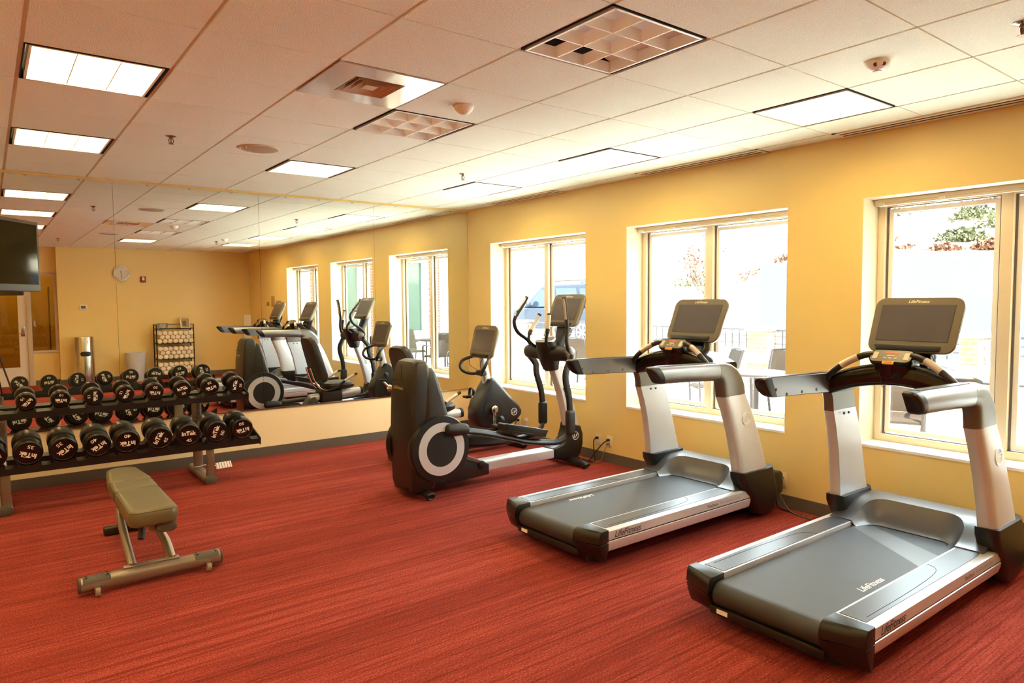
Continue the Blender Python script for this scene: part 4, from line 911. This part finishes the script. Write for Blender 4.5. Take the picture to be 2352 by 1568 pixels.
dumbbell(0, -.01, 30, .1, 200, 'black dumbbell at the left end of the lower shelf, cut by the photo edge', 190); saddle(TIERS[0], -.01)

# ================================================================== TELEVISION
tvd = V(.574, .819, 0); tve = V(.330, 6.07, 0); tw, thh = .98, .50
tvc = tve-tvd*tw/2+V(0, 0, 1.988); tvn = V(.819, -.574, 0)
t = thing('television', 'black flat television hanging at the left edge in front of the mirror', 'television', (tvc.x, tvc.y, 1.74))
M = basis(tvc, tvd, ey=(0, 0, 1))
b = NB(); prism(b, rrect(tw, thh, .008, 2), 'z', -.045, 0, .004, M=M); bd = part('cabinet', b, mat('tv_grey_bezel', (50, 47, 44), .4, .1), t)
b = NB(); cbox(b, (0, .012, .0005), (tw-.05, thh-.075, .003), M=M); part('tv_screen', b, tvscr_m, bd)
b = NB(); cbox(b, (0, -.02, -.06), (.5, .28, .04), .01, M=M); part('back_cover', b, black, t)
b = NB(); p = tvc-tvn*.16; cyl(b, (p.x, p.y, 1.95), (p.x, p.y, ZC), .022); cbox(b, (0, 0, -.11), (.2, .2, .08), M=M); lathe(b, [(.07, 0), (.07, -.01), (.022, -.012)], (p.x, p.y, ZC)); part('ceiling_mount', b, blackm, t)

# ================================================================== BACK WALL (seen in the mirror)
def disc_clock():
    o = V(2.33, YB, 2.28); t = thing('wall_clock', 'round wall clock with a silver rim on the back wall, seen in the mirror', 'clock', o)
    b = NB(); ring(b, o, (0, 1, 0), .128, .152, .04, 48); part('rim', b, steel, t)
    b = NB(); lathe(b, [(.129, .0), (.129, .02), (.0005, .02)], o, (0, 1, 0), 48); part('dial', b, mat('clock_dial', (232, 226, 216), .5), t)
    b = NB()
    for k in range(12): a = 2*PI*k/12; d = V(math.sin(a), 0, math.cos(a)); M = basis(o+V(0, .0205, 0)+d*.108, d, ey=(0, 1, 0)); cbox(b, (0, 0, 0), (.016, .001, .005), M=M)
    part('hour_marks', b, dtxt, t)
    for nm, a, l, w in (('hour_hand', 12, .06, .010), ('minute_hand', 183, .10, .007)):
        a = math.radians(a); d = V(-math.sin(a), 0, math.cos(a)); M = basis(o+V(0, .0225, 0)+d*l*.4, d, ey=(0, 1, 0)); b = NB(); cbox(b, (0, 0, 0), (l, .002, w), M=M); part(nm, b, black, t)
disc_clock()
o = V(2.74, YB, 2.16); t = thing('fire_alarm', 'red fire alarm strobe on the back wall, right of the clock in the mirror', 'alarm', o)
b = NB(); cbox(b, o+V(0, .02, 0), (.115, .04, .13), .012); part('housing', b, alarm_m, t)
b = NB(); cbox(b, o+V(0, .042, .005), (.045, .012, .05), .004); part('strobe_lens', b, white_m, t); b = NB(); cbox(b, o+V(0, .0405, .045), (.04, .002, .012)); part('marking', b, wtxt, t)
o = V(1.615, YB, 1.57); t = thing('thermostat', 'white thermostat on the back wall near the door, seen in the mirror', 'thermostat', o)
b = NB(); cbox(b, o+V(0, .015, 0), (.145, .03, .105), .012); part('housing', b, white_m, t); b = NB(); cbox(b, o+V(0, .0305, .005), (.085, .002, .06)); part('display', b, lcd_m, t)
o = V(4.88, YB, 1.05); t = thing('wall_dispenser', 'white paper dispenser in the far back corner, seen in the mirror', 'dispenser', V(4.88, YB, .70))
b = NB(); box(b, (4.80, YB, .70), (4.968, YB+.10, 1.36), .015); part('case', b, white_m, t); b = NB(); box(b, (4.82, YB+.098, .98), (4.95, YB+.102, 1.08)); part('slot', b, black, t)
for (ya, yb_, za, zb, l) in ((-.57, -.42, 1.575, 1.66, 'small beige wall plate, lowest of three beside the near window in the mirror'), (-.27, -.07, 1.545, 1.78, 'tall beige wall plate, middle of three beside the near window in the mirror'), (.03, .32, 1.61, 1.685, 'wide beige wall plate nearest the window, seen in the mirror')):
    b = NB(); box(b, (XW-.012, ya, za), (XW, yb_, zb), .003); single('wall_plate', b, plate_m, l, 'wall plate', 'beige wall plates')
# towel rack
TX0, TX1, TYb, TYf = 2.90, 3.64, YB+.06, YB+.36
t = thing('towel_rack', 'black wire rack full of rolled towels by the back wall, seen in the mirror', 'rack', ((TX0+TX1)/2, (TYb+TYf)/2, 0))
for x in (TX0, TX1):
    for y in (TYb, TYf): b = NB(); cyl(b, (x, y, 0), (x, y, 1.19), .011, 10); part('post', b, blackm, t)
TZ = [.09, .43, .77, 1.09]
for z in TZ:
    b = NB()
    for y in (TYb, TYf): cyl(b, (TX0, y, z), (TX1, y, z), .007, 8)
    for x in (TX0, TX1): cyl(b, (x, TYb, z), (x, TYf, z), .007, 8)
    for k in range(1, 12): x = TX0+(TX1-TX0)*k/12; cyl(b, (x, TYb, z), (x, TYf, z), .003, 6)
    part('wire_shelf', b, blackm, t)
b = NB()
for x in (TX0, TX1): cyl(b, (x, TYb, 1.18), (x, TYf, 1.18), .006, 8)
cyl(b, (TX0, TYb, 1.18), (TX1, TYb, 1.18), .006, 8)
part('top_rail', b, blackm, t)
def towel(x, z, r, k):
    b = NB(); y0, y1 = TYb-.02, TYf+.02+.015*rnd.random()
    cyl(b, (x, y0, z), (x, y1, z), r, 16, bev=.012)
    S = [V(x+q*math.cos(a)*r/.05, y1+.001, z+q*math.sin(a)*r/.05) for a, q in [(k*.37+.55*i, .006+.0017*i) for i in range(22)]]
    tube(b, S, .0035, 5, 1)
    return b
shelf = ['lower', 'middle', 'upper']
for s_ in range(3):
    for row in range(3):
        n = 7 if row % 2 == 0 else 6
        for k in range(n):
            r = .048; x = TX0+.06+(TX1-TX0-.12)*(k+(0 if row % 2 == 0 else .5))/6+rnd.uniform(-.004, .004); z = TZ[s_]+.055+row*.086
            single('rolled_towel', towel(x, z, r, k+row*7), towel_m, 'rolled cream towel in the pile on the %s shelf of the towel rack' % shelf[s_], 'towel', 'rolled towels on the %s shelf' % shelf[s_])
M = basis(V(3.49, TYb+.15, 1.215), (.97, -.2, 0), ey=(0, -.25, 1)); o = V(3.49, TYb+.15, 1.095)
t = thing('photo_frame', 'small leaning sign frame on top of the towel rack', 'frame', o)
b = NB(); M = basis(V(3.51, TYb+.14, 1.215), (-1, 0, 0), ey=(.12, -.3, 1)); cbox(b, (0, 0, -.006), (.2, .24, .012), .002, M=M); part('frame', b, wood, t)
b = NB(); cbox(b, (0, 0, .0005), (.165, .2, .002), M=M); cd = part('card', b, plate_m, t)
b = NB(); cbox(b, (.02, -.02, .002), (.075, .12, .001), M=M); part('print', b, greyp, cd)
o = V(3.05, TYb+.14, 1.10); t = thing('tissue_box', 'grey patterned tissue box on top of the towel rack', 'box', o)
b = NB(); cbox(b, o+V(0, 0, .055), (.2, .12, .11), .006); part('carton', b, mat('tissue_pattern', (150, 146, 138), .7, vary=(22, (110, 106, 100), (196, 192, 184))), t); b = NB(); cbox(b, o+V(0, 0, .1105), (.1, .03, .002)); part('opening', b, gapm, t)
# waste bin with liner
o = V(2.50, YB+.26, 0); t = thing('waste_bin', 'translucent waste bin with a plastic liner left of the towel rack', 'bin', o)
b = NB(); lathe(b, [(.145, 0), (.15, .01), (.19, .56), (.186, .56), (.145, .015), (.0005, .015)], o, n=32); part('bucket', b, mat('bin_plastic', (196, 196, 196), .4), t)
b = NB(); S = []
for q, z in ((.178, .36), (.195, .50), (.2, .57), (.203, .60), (.197, .605), (.188, .57), (.16, .40)):
    S.append([o+V((q+.004*math.sin(7*a+z*20))*math.cos(a), (q+.004*math.sin(5*a+z*30))*math.sin(a), z+.01*math.sin(3*a)) for a in [2*PI*k/40 for k in range(40)]])
loft(b, S, cap=False); part('liner', b, liner_m, t)
# steel ash bin
o = V(1.585, YB+.25, 0); t = thing('steel_bin', 'tall round stainless waste receptacle with an oval opening near the door', 'bin', o)
b = NB(); lathe(b, [(.172, .03), (.172, .965), (.168, .975), (.12, .98), (.0005, .98)], o, n=48); part('body', b, steel, t)
b = NB(); lathe(b, [(.168, 0), (.175, .005), (.175, .03), (.0005, .03)], o, n=40); part('base', b, blackm, t)
b = NB(); n_ = 24; cols = []
for k in range(n_+1):
    u = -.098+.196*k/n_; hh = .048 if abs(u) < .05 else math.sqrt(max(0, .048**2-(abs(u)-.05)**2))+.0005; an = u/.17
    cols.append([b.verts.new(o+V(.1738*math.sin(an), .1738*math.cos(an), .63+q*hh)) for q in (-1, 1)])
for k in range(n_): b.faces.new((cols[k][0], cols[k+1][0], cols[k+1][1], cols[k][1]))
part('opening', b, black, t)
b = NB(); cbox(b, o+V(.02, .1735, .87), (.05, .002, .04)); part('emblem', b, wtxt, t)
# door and sidelight in the recess
b = NB(); fy = RY
for lo, hi in (((-.30, 0), (-.25, 2.29)), ((.66, 0), (.74, 2.29)), ((-.25, 2.24), (.66, 2.29)), ((.74, 2.235), (1.18, 2.29)), ((.74, .655), (1.18, .70)), ((1.13, .70), (1.18, 2.235))): box(b, (lo[0], fy-.12, lo[1]), (hi[0], fy+.015, hi[1]), .003)
d1 = struct('door_1', b, mat('door_frame_taupe', (206, 190, 168), .4))
b = NB(); dy = fy-.03
for lo, hi in (((-.25, .005), (-.10, 2.235)), ((.52, .005), (.655, 2.235)), ((-.10, .005), (.52, .38)), ((-.10, 2.08), (.52, 2.235))): box(b, (lo[0], dy-.04, lo[1]), (hi[0], dy, hi[1]))
part('door_leaf', b, mat('door_white', (226, 216, 200), .4), d1)
b = NB(); box(b, (-.10, dy-.025, .38), (.52, dy-.018, 2.08)); part('door_glass', b, amber_m, d1)
b = NB(); box(b, (.74, fy-.06, .70), (1.13, fy-.053, 2.235)); part('sidelight_glass', b, amber_m, d1)
b = NB(); box(b, (.555, dy, 1.0), (.62, dy+.012, 1.24), .004); hp = part('handle_plate', b, steel, d1)
b = NB(); tube(b, [V(.59, dy+.01, 1.06), V(.59, dy+.055, 1.06), V(.50, dy+.06, 1.06)], .009, 10, 3); part('lever', b, steel, d1)
t = thing('corridor_fill_light', 'unseen square ceiling lamp added to light the corridor beyond the glazed door', 'ceiling light', (.4, RY-.9, 2.8)); b = NB(); box(b, (.1, RY-1.2, 2.77), (.7, RY-.6, 2.8)); part('frame', b, white_m, t); b = NB(); box(b, (.13, RY-1.17, 2.765), (.67, RY-.63, 2.772)); part('lamp', b, lamp_on, t)  # lamp out of sight, added to brighten the corridor behind the glass
b = NB(); cyl(b, (1.06, fy-.3, .7), (1.06, fy-.3, 2.0), .015); single('corridor_rail', b, steel, 'vertical steel bar beyond the sidelight glass', 'rail')

# ================================================================== OUTLETS AND CABLES
def outlet(y, z, lab, plug):
    t = thing('wall_outlet', lab, 'outlet', (XW, y, z)); b = NB(); box(b, (XW-.006, y-.036, z-.058), (XW, y+.036, z+.058), .002); part('plate', b, outlet_m, t)
    for dz in (-.022, .022): b = NB(); cbox(b, (XW-.007, y, z+dz), (.003, .03, .028), .001); s_ = part('socket', b, white_m, t); b = NB(); cbox(b, (XW-.009, y-.006, z+dz+.002), (.002, .003, .009)); cbox(b, (XW-.009, y+.006, z+dz+.002), (.002, .003, .009)); part('slots', b, gapm, s_)
outlet(5.06, .215, 'ivory wall outlet with a plug behind the elliptical, nearer the corner', True); outlet(4.90, .215, 'ivory wall outlet behind the elliptical, nearer the far treadmill', True)
outlet(2.995, .22, 'ivory wall outlet under the gap between the middle and near windows', True); outlet(3.15, .235, 'ivory wall plate half hidden behind the far treadmill', False)
outlet(6.39, .22, 'ivory wall outlet behind the bike, left of its pair', True); outlet(6.25, .22, 'ivory wall outlet behind the bike, right of its pair', False)
def cable(pts, r, m, lab, plug=True):
    t = thing('power_cable', lab, 'cable', V(*pts[-1])); b = NB(); tube(b, pts, r, 8, 6); part('cord', b, m, t)
    b = NB(); p = V(*pts[0]); cbox(b, p+V(.005, 0, 0), (.035, .026, .026), .006); part('plug', b, m, t)
cable([(4.945, 5.06, .235), (4.90, 5.055, .21), (4.87, 5.02, .10), (4.86, 5.0, .02), (4.83, 5.06, .008), (4.78, 5.10, .03)], .006, cable_m, 'black power cable drooping from the outlet nearer the corner to the elliptical')
cable([(4.945, 4.90, .235), (4.89, 4.92, .20), (4.85, 5.0, .09), (4.84, 5.06, .015), (4.80, 5.12, .008), (4.76, 5.14, .05)], .006, cable_m, 'black power cable from the outlet nearer the far treadmill to the elliptical')
cable([(4.945, 4.90, .193), (4.90, 4.89, .15), (4.86, 4.91, .04), (4.84, 4.99, .008), (4.90, 5.1, .006), (4.86, 5.16, .006), (4.80, 5.12, .012)], .004, cableg_m, 'grey coax cable looping on the carpet behind the elliptical')
cable([(4.945, 2.995, .20), (4.90, 3.0, .14), (4.89, 2.98, .02), (4.87, 2.85, .008), (4.80, 2.55, .008), (4.76, 2.2, .02), (4.77, 2.1, .12)], .006, cable_m, 'black power cable running from the wall to the near treadmill')
cable([(4.945, 2.99, .235), (4.88, 2.98, .18), (4.87, 2.90, .05), (4.85, 2.80, .008), (4.79, 2.5, .02), (4.78, 2.2, .06), (4.79, 2.12, .15)], .004, cableg_m, 'grey coax cable running beside the black one to the near treadmill')
cable([(4.945, 3.03, .2), (4.90, 3.05, .12), (4.86, 3.05, .02), (4.84, 3.05, .02), (4.80, 3.08, .10)], .006, cable_m, 'black power cable from the wall to the far treadmill')
cable([(4.945, 6.39, .24), (4.90, 6.38, .19), (4.88, 6.36, .05), (4.85, 6.34, .01), (4.78, 6.30, .02)], .006, cable_m, 'black power cable from the outlet behind the bike')

# photographer's tripod, its foot shows at the left edge of the mirror
t = thing('camera_tripod', 'black tripod standing by the back wall, a leg seen at the mirror edge', 'tripod', (0, -.08, 0))
b = NB(); cyl(b, (0, -.1, .55), (0, -.1, 1.5), .016, 12); part('column', b, blackm, t)
for a in (50, 170, 290):
    d = V(math.cos(math.radians(a)), math.sin(math.radians(a)), 0); b = NB(); tube(b, [V(0, -.1, 1.3)+d*.04, V(0, -.1, .65)+d*.29, V(0, -.1, .02)+d*.54], [.018, .015, .012], 10, 1); part('leg', b, blackm, t)
b = NB(); ball(b, (0, -.1, 1.52), (.035, .035, .04)); part('head', b, blackm, t)

# ================================================================== OUTSIDE
b = NB(); box(b, (XW+D, -30, -.12), (11.9, 45, -.02)); struct('patio', b, sky_tile)
b = NB(); box(b, (11.9, -30, -.2), (17.5, 45, .28)); box(b, (17.5, 12, -.2), (24, 45, .285)); struct('parking', b, asphalt)
b = NB(); box(b, (17.0, -30, .28), (17.4, 11.0, 2.6)); struct('retaining_wall', b, mat('grey_block_wall', (74, 75, 78), .9))
b = NB(); nx, ny = 40, 70; gr = {}
for i in range(nx+1):
    for j in range(ny+1):
        x = 17.38+i*.6; y = -40+j*1.4
        z = (2.5 if y < 11 else 2.5-min(1, (y-11)/4)*2.3)+i*.17+(.35*noise.noise(V(x*.25, y*.25, 0)) if i else 0)
        gr[i, j] = b.verts.new((x, y, z))
for i in range(nx):
    for j in range(ny): b.faces.new((gr[i, j], gr[i+1, j], gr[i+1, j+1], gr[i, j+1]))
struct('hillside', b, hill_m)
def hill_z(x, y): return (2.5 if y < 11 else 2.5-min(1, (y-11)/4)*2.3)+(x-17.38)/.6*.17
# low garden wall with brick pillars and railings
b = NB(); box(b, (11.3, -14, -.02), (11.75, 14.6, .47)); struct('garden_wall', b, stone_m)
b = NB(); box(b, (11.22, -14, .47), (11.83, 14.6, .66), .02); struct('wall_coping', b, conc)
PY = [-3.1, .4, 3.9, 7.35, 10.95, 14.6]
for k, y in enumerate(PY):
    t = thing('brick_pillar', ['brick pillar far right along the patio wall, out of the photo', 'brick pillar right of the near window view', 'brick pillar seen through the near window beside the railing', 'brick pillar seen through the middle window between two railings', 'brick pillar seen through the far window, behind the elliptical', 'brick pillar at the left side of the far window, in front of the parked car'][k], 'pillar', (11.52, y, 0), 'brick pillars of the patio wall')
    b = NB(); hw_ = .11 if k == 2 else .21; box(b, (11.29, y-hw_, -.02), (11.76, y+hw_, 1.06)); part('shaft', b, brick_m, t); b = NB(); box(b, (11.25, y-hw_-.04, 1.06), (11.80, y+hw_+.04, 1.12), .01); part('cap', b, conc, t)
    if k < 5:
        ya, yb_ = y+.22, PY[k+1]-.22
        t = thing('railing', ['black iron railing at the far right of the patio wall', 'black iron railing seen at the right side of the near window', 'black iron railing between the near and middle window views', 'black iron railing seen through the middle window, left of the brick pillar', 'black iron railing in front of the parked car'][k], 'railing', (11.52, (ya+yb_)/2, .66), 'iron railings of the patio wall')
        for z, w in ((1.07, .03), (.95, .012), (.82, .012)): b = NB(); cbox(b, (11.52, (ya+yb_)/2, z), (.03, yb_-ya, w)); part('rail', b, iron, t)
        n = 20
        for q in range(1, n): b = NB(); yy = ya+(yb_-ya)*q/n; cbox(b, (11.52, yy, .89), (.014, .014, .36)); part('baluster', b, iron, t)
# parked car
def car():
    def part(nm, b, m, par, _p=globals()['part']):
        for v in b.verts: v.co.y += .45
        return _p(nm, b, m, par)
    t = thing('parked_car', 'silver blue sport utility vehicle parked outside the far window', 'car', (14.6, 16.05, .33)); gz = .33
    # side profile in (y, z): nose at +y
    lowp = [(17.95, .55), (18.02, .75), (17.95, .98), (17.3, 1.06), (17.15, 1.08), (13.2, 1.08), (13.15, .6), (13.3, .45), (17.8, .42)]
    up = [(17.15, 1.08), (16.25, 1.72), (15.9, 1.80), (13.6, 1.80), (13.25, 1.1)]
    b = NB(); prism(b, [(p[0], p[1]+gz) for p in lowp], 'x', 13.75, 15.6, .06, 3); part('body', b, suv_m, t)
    b = NB(); prism(b, [(p[0], p[1]+gz) for p in up], 'x', 13.85, 15.5, .08, 3); cb = part('cabin', b, suv_m, t)
    for pl in ([(16.95, 1.12), (16.2, 1.66), (15.62, 1.68), (15.55, 1.12)], [(15.42, 1.12), (15.48, 1.68), (14.55, 1.68), (14.5, 1.12)], [(14.38, 1.14), (14.42, 1.66), (13.75, 1.66), (13.5, 1.18)]):
        b = NB(); prism(b, [(p[0], p[1]+gz) for p in pl], 'x', 13.838, 13.86); part('side_window', b, carglass, cb)
    b = NB(); ball(b, (13.68, 16.62, 1.2+gz), (.1, .07, .09)); cyl(b, (13.7, 16.62, 1.16+gz), (13.84, 16.66, 1.14+gz), .03); part('wing_mirror', b, suv_m, t)
    for x in (13.95, 15.4):
        b = NB(); tube(b, [V(x, 16.1, 1.80+gz), V(x, 15.95, 1.88+gz), V(x, 15.7, 1.90+gz), V(x, 13.9, 1.90+gz), V(x, 13.65, 1.87+gz), V(x, 13.55, 1.80+gz)], .018, 8); part('roof_rail', b, alu, t)
    for y in (17.0, 14.2):
        for x in (13.76, 15.4):
            b = NB(); cyl(b, (x-.02, y, .38+gz), (x+.22, y, .38+gz), .38, 32, bev=.05); wh = part('wheel', b, tyre_m, t)
            b = NB(); ring(b, (x-.012, y, .38+gz), (-1, 0, 0), .20, .25, .02, 32)
            for k in range(7): a = 2*PI*k/7; M = basis(V(x-.028, y+.12*math.cos(a), .38+gz+.12*math.sin(a)), (0, math.cos(a), math.sin(a)), ey=(1, 0, 0)); cbox(b, (0, 0, 0), (.22, .02, .05), M=M)
            cyl(b, (x-.04, y, .38+gz), (x-.01, y, .38+gz), .06); part('rim', b, silver, wh)
    b = NB(); box(b, (13.9, 17.9, .62+gz), (15.45, 18.0, .85+gz), .03); part('headlights', b, white_m, t)
car()
# patio chairs and tables
def patio_chair(x, y, rz, lab):
    t = thing('patio_chair', lab, 'chair', (x, y, -.02), 'patio armchairs'); M = Matrix.Translation((x, y, -.02)) @ Matrix.Rotation(rz, 4, 'Z'); q = lambda a, c_, d: M @ V(a, c_, d)
    for s in (-1, 1):
        b = NB(); tube(b, [q(.25, s*.27, 0), q(.26, s*.27, .30), q(.27, s*.275, .56), q(.20, s*.285, .65), q(-.05, s*.285, .66), q(-.25, s*.27, .62)], (.014, .022), 10); part('arm', b, alu, t)
        b = NB(); tube(b, [q(-.32, s*.25, 0), q(-.24, s*.25, .30), q(-.22, s*.25, .45), q(-.30, s*.25, .75), q(-.36, s*.24, .93)], (.014, .02), 10); part('rear_leg', b, alu, t)
    b = NB(); S = []
    for a, z, w in ((.27, .40, .24), (.22, .425, .25), (0, .41, .25), (-.18, .405, .25), (-.23, .43, .24)): S.append([q(a, -w, z-.008), q(a, w, z-.008), q(a, w, z+.008), q(a, -w, z+.008)])
    loft(b, S); part('seat', b, mesh_m, t)
    b = NB(); S = []
    for a, z in ((-.23, .44), (-.26, .6), (-.31, .78), (-.36, .93)): S.append([q(a-.006, -.235, z), q(a-.006, .235, z), q(a+.006, .235, z), q(a+.006, -.235, z)])
    loft(b, S); part('backrest', b, mesh_m, t)
    b = NB(); tube(b, [q(-.36, -.24, .93), q(-.38, 0, .95), q(-.36, .24, .93)], .016, 8); cyl(b, q(.25, -.27, .39), q(.25, .27, .39), .012, 8); part('cross_rail', b, alu, t)
def patio_table(x, y, r, lab):
    t = thing('patio_table', lab, 'table', (x, y, -.02), 'round patio tables'); b = NB(); lathe(b, [(.0005, .71), (r-.03, .71), (r, .72), (r, .738), (r-.01, .745), (.0005, .745)], (x, y, -.02), n=36); part('tabletop', b, alu, t)
    b = NB(); cyl(b, (x, y, .03), (x, y, .70), .035); part('pedestal', b, alu, t); b = NB(); lathe(b, [(.26, 0), (.26, .02), (.05, .05), (.0005, .05)], (x, y, -.02)); part('base', b, alu, t)
patio_table(7.75, 5.05, .42, 'round patio table seen through the right half of the middle window')
patio_chair(8.35, 6.15, 2.5, 'patio armchair seen through the left half of the middle window')
patio_chair(8.05, 4.15, 1.7, 'patio armchair right of the table outside the middle window')
patio_chair(8.75, 5.35, 3.3, 'patio armchair beyond the table outside the middle window')
patio_chair(7.6, 3.3, 3.5, 'patio armchair seen low in the left corner of the near window')
patio_table(9.0, 2.7, .42, 'round patio table outside the near window'); patio_chair(9.9, 1.9, 2.6, 'patio armchair beyond the table outside the near window')
patio_table(8.6, .4, .42, 'round patio table near the building wing, seen in the mirror'); patio_chair(8.2, 1.35, -1.4, 'patio armchair nearest the window wall, seen in the mirror'); patio_chair(9.5, .75, 3.3, 'patio armchair by the building wing, seen in the mirror'); patio_chair(8.6, -.6, 1.57, 'patio armchair with its back to the building wing')
patio_table(10.2, 10.5, .42, 'round patio table outside the far window'); patio_chair(9.3, 9.9, .3, 'patio armchair beside the table outside the far window')
# building wing seen in the mirror
b = NB()
for lo, hi in (((XW+D, 0), (5.6, 5)), ((6.6, 0), (7.3, 5)), ((8.2, 0), (9.0, 5)), ((10.2, 0), (16, 5)), ((5.6, 0), (10.2, .7)), ((5.6, 3.3), (10.2, 5))): box(b, (lo[0], -3.2, lo[1]-.02), (hi[0], -2.6, hi[1]))
struct('wall_wing', b, mat('wing_plaster', (226, 216, 196), .8))
b = NB()
for lo, hi in (((6.75, 0), (7.15, 5)), ((8.45, 0), (8.75, 5)), ((10.3, 0), (10.6, 5))): box(b, (lo[0], -2.6, lo[1]-.02), (hi[0], -2.5, hi[1]))
struct('trim_4', b, rbrick_m)
for k, (xa, xb) in enumerate(((5.6, 6.6), (7.3, 8.2), (9.0, 10.2))):
    b = NB()
    for lo, hi in (((xa, .7), (xa+.1, 3.3)), ((xb-.1, .7), (xb, 3.3)), ((xa+.1, .7), (xb-.1, .8)), ((xa+.1, 3.2), (xb-.1, 3.3)), ((xa+.1, 2.75), (xb-.1, 2.85))): box(b, (lo[0], -2.75, lo[1]), (hi[0], -2.56, hi[1]))
    w = struct('window_%d' % (k+4), b, white_m); b = NB(); box(b, (xa+.1, -2.7, .8), (xb-.1, -2.69, 3.2)); part('window_pane', b, wingglass, w)
b = NB(); box(b, (11.05, -2.6, 2.72), (11.7, -2.35, 3.05), .03); single('wall_lamp', b, mat('lamp_grey', (150, 160, 156), .4), 'grey box lamp on the wall of the building wing', 'lamp')
b = NB(); box(b, (5.3, -6, 5), (16, -2.4, 5.3)); struct('roof_wing', b, conc)
# trees and shrubs
def bare_tree(x, y, z, h, lab, seed):
    r_ = random.Random(seed); t = thing('bare_tree', lab, 'tree', (x, y, z), 'young bare trees'); b = NB(); lv = NB()
    tube(b, [V(x, y, z-.1), V(x+.05, y+.03, z+h*.4), V(x, y, z+h)], [.05, .038, .015], 8, 3)
    for k in range(16):
        f = r_.uniform(.38, .95); a = r_.uniform(0, 2*PI); l = h*.42*(1.1-f*.6); p = V(x, y, z+h*f); d = V(math.cos(a)*.55, math.sin(a)*.55, .85)
        e = p+d*l; tube(b, [p, p+d*l*.5+V(0, 0, .02), e], [.016, .010, .004], 6, 2)
        for q in range(5):
            g = p+d*l*r_.uniform(.35, 1); a2 = r_.uniform(0, 2*PI); e2 = g+V(math.cos(a2)*.6, math.sin(a2)*.6, .7)*l*.35; tube(b, [g, e2], [.006, .002], 5, 1)
            for w in range(4):
                p2 = g.lerp(e2, r_.random())+V(r_.uniform(-.1, .1), r_.uniform(-.1, .1), r_.uniform(-.1, .1)); n = V(r_.uniform(-1, 1), r_.uniform(-1, 1), r_.uniform(-1, 1)).normalized(); u = n.orthogonal().normalized()*.035; v = n.cross(u)
                lv.faces.new([lv.verts.new(p2+u), lv.verts.new(p2+v), lv.verts.new(p2-u), lv.verts.new(p2-v)])
    part('trunk', b, bark_m, t); part('leaves', lv, shrubr_m, t, stuff=True)
bare_tree(14.3, 10.8, .28, 2.9, 'young bare tree with rusty leaves outside the middle window', 3)
bare_tree(21, 25.6, .5, 4.6, 'young bare tree behind the parked car, outside the far window', 5)
def shrub(x, y, s, red, lab, seed):
    r_ = random.Random(seed); z = hill_z(x, y); b = NB()
    for k in range(420):
        d = V(r_.gauss(0, 1), r_.gauss(0, 1), r_.gauss(0, 1)).normalized()*(r_.random()**.4); p = V(x+d.x*s, y+d.y*s*1.5, z+abs(d.z)*s*.75-.05)
        n = V(r_.uniform(-1, 1), r_.uniform(-1, 1), r_.uniform(-1, 1)).normalized(); u = n.orthogonal().normalized()*r_.uniform(.04, .09); v = n.cross(u)*.6
        b.faces.new([b.verts.new(p+u), b.verts.new(p+v), b.verts.new(p-u), b.verts.new(p-v)])
    o = single('shrub', b, shrubr_m if red else shrub_m, lab, 'shrub', 'rust shrubs on the hillside' if red else 'olive shrubs on the hillside')
sp = [(20.2, 4.7, .55, 0), (20.9, 6.4, .55, 0), (22.3, 7.6, .5, 0), (18.4, 7.9, .32, 1), (18.3, 6.9, .3, 1), (18.4, 5.9, .34, 1), (18.3, 4.9, .3, 1), (18.4, 3.95, .3, 1), (24.2, 8.0, .6, 1), (19.5, 7.0, .45, 0), (23.0, 4.6, .9, 1), (21.5, 11.3, .7, 0), (22.4, 12.6, .7, 0), (20.5, 12.0, .5, 1), (24.0, 10.6, .8, 0), (25, 16, .9, 1), (24.5, 19, .8, 0), (19.6, 3.0, .4, 1), (19.4, 9.0, .5, 1)]
for k, (x, y, s, r) in enumerate(sp):
    shrub(x, y, s, r, '%s shrub on the bright hillside beyond the windows' % ('rust coloured' if r else 'olive green'), k)
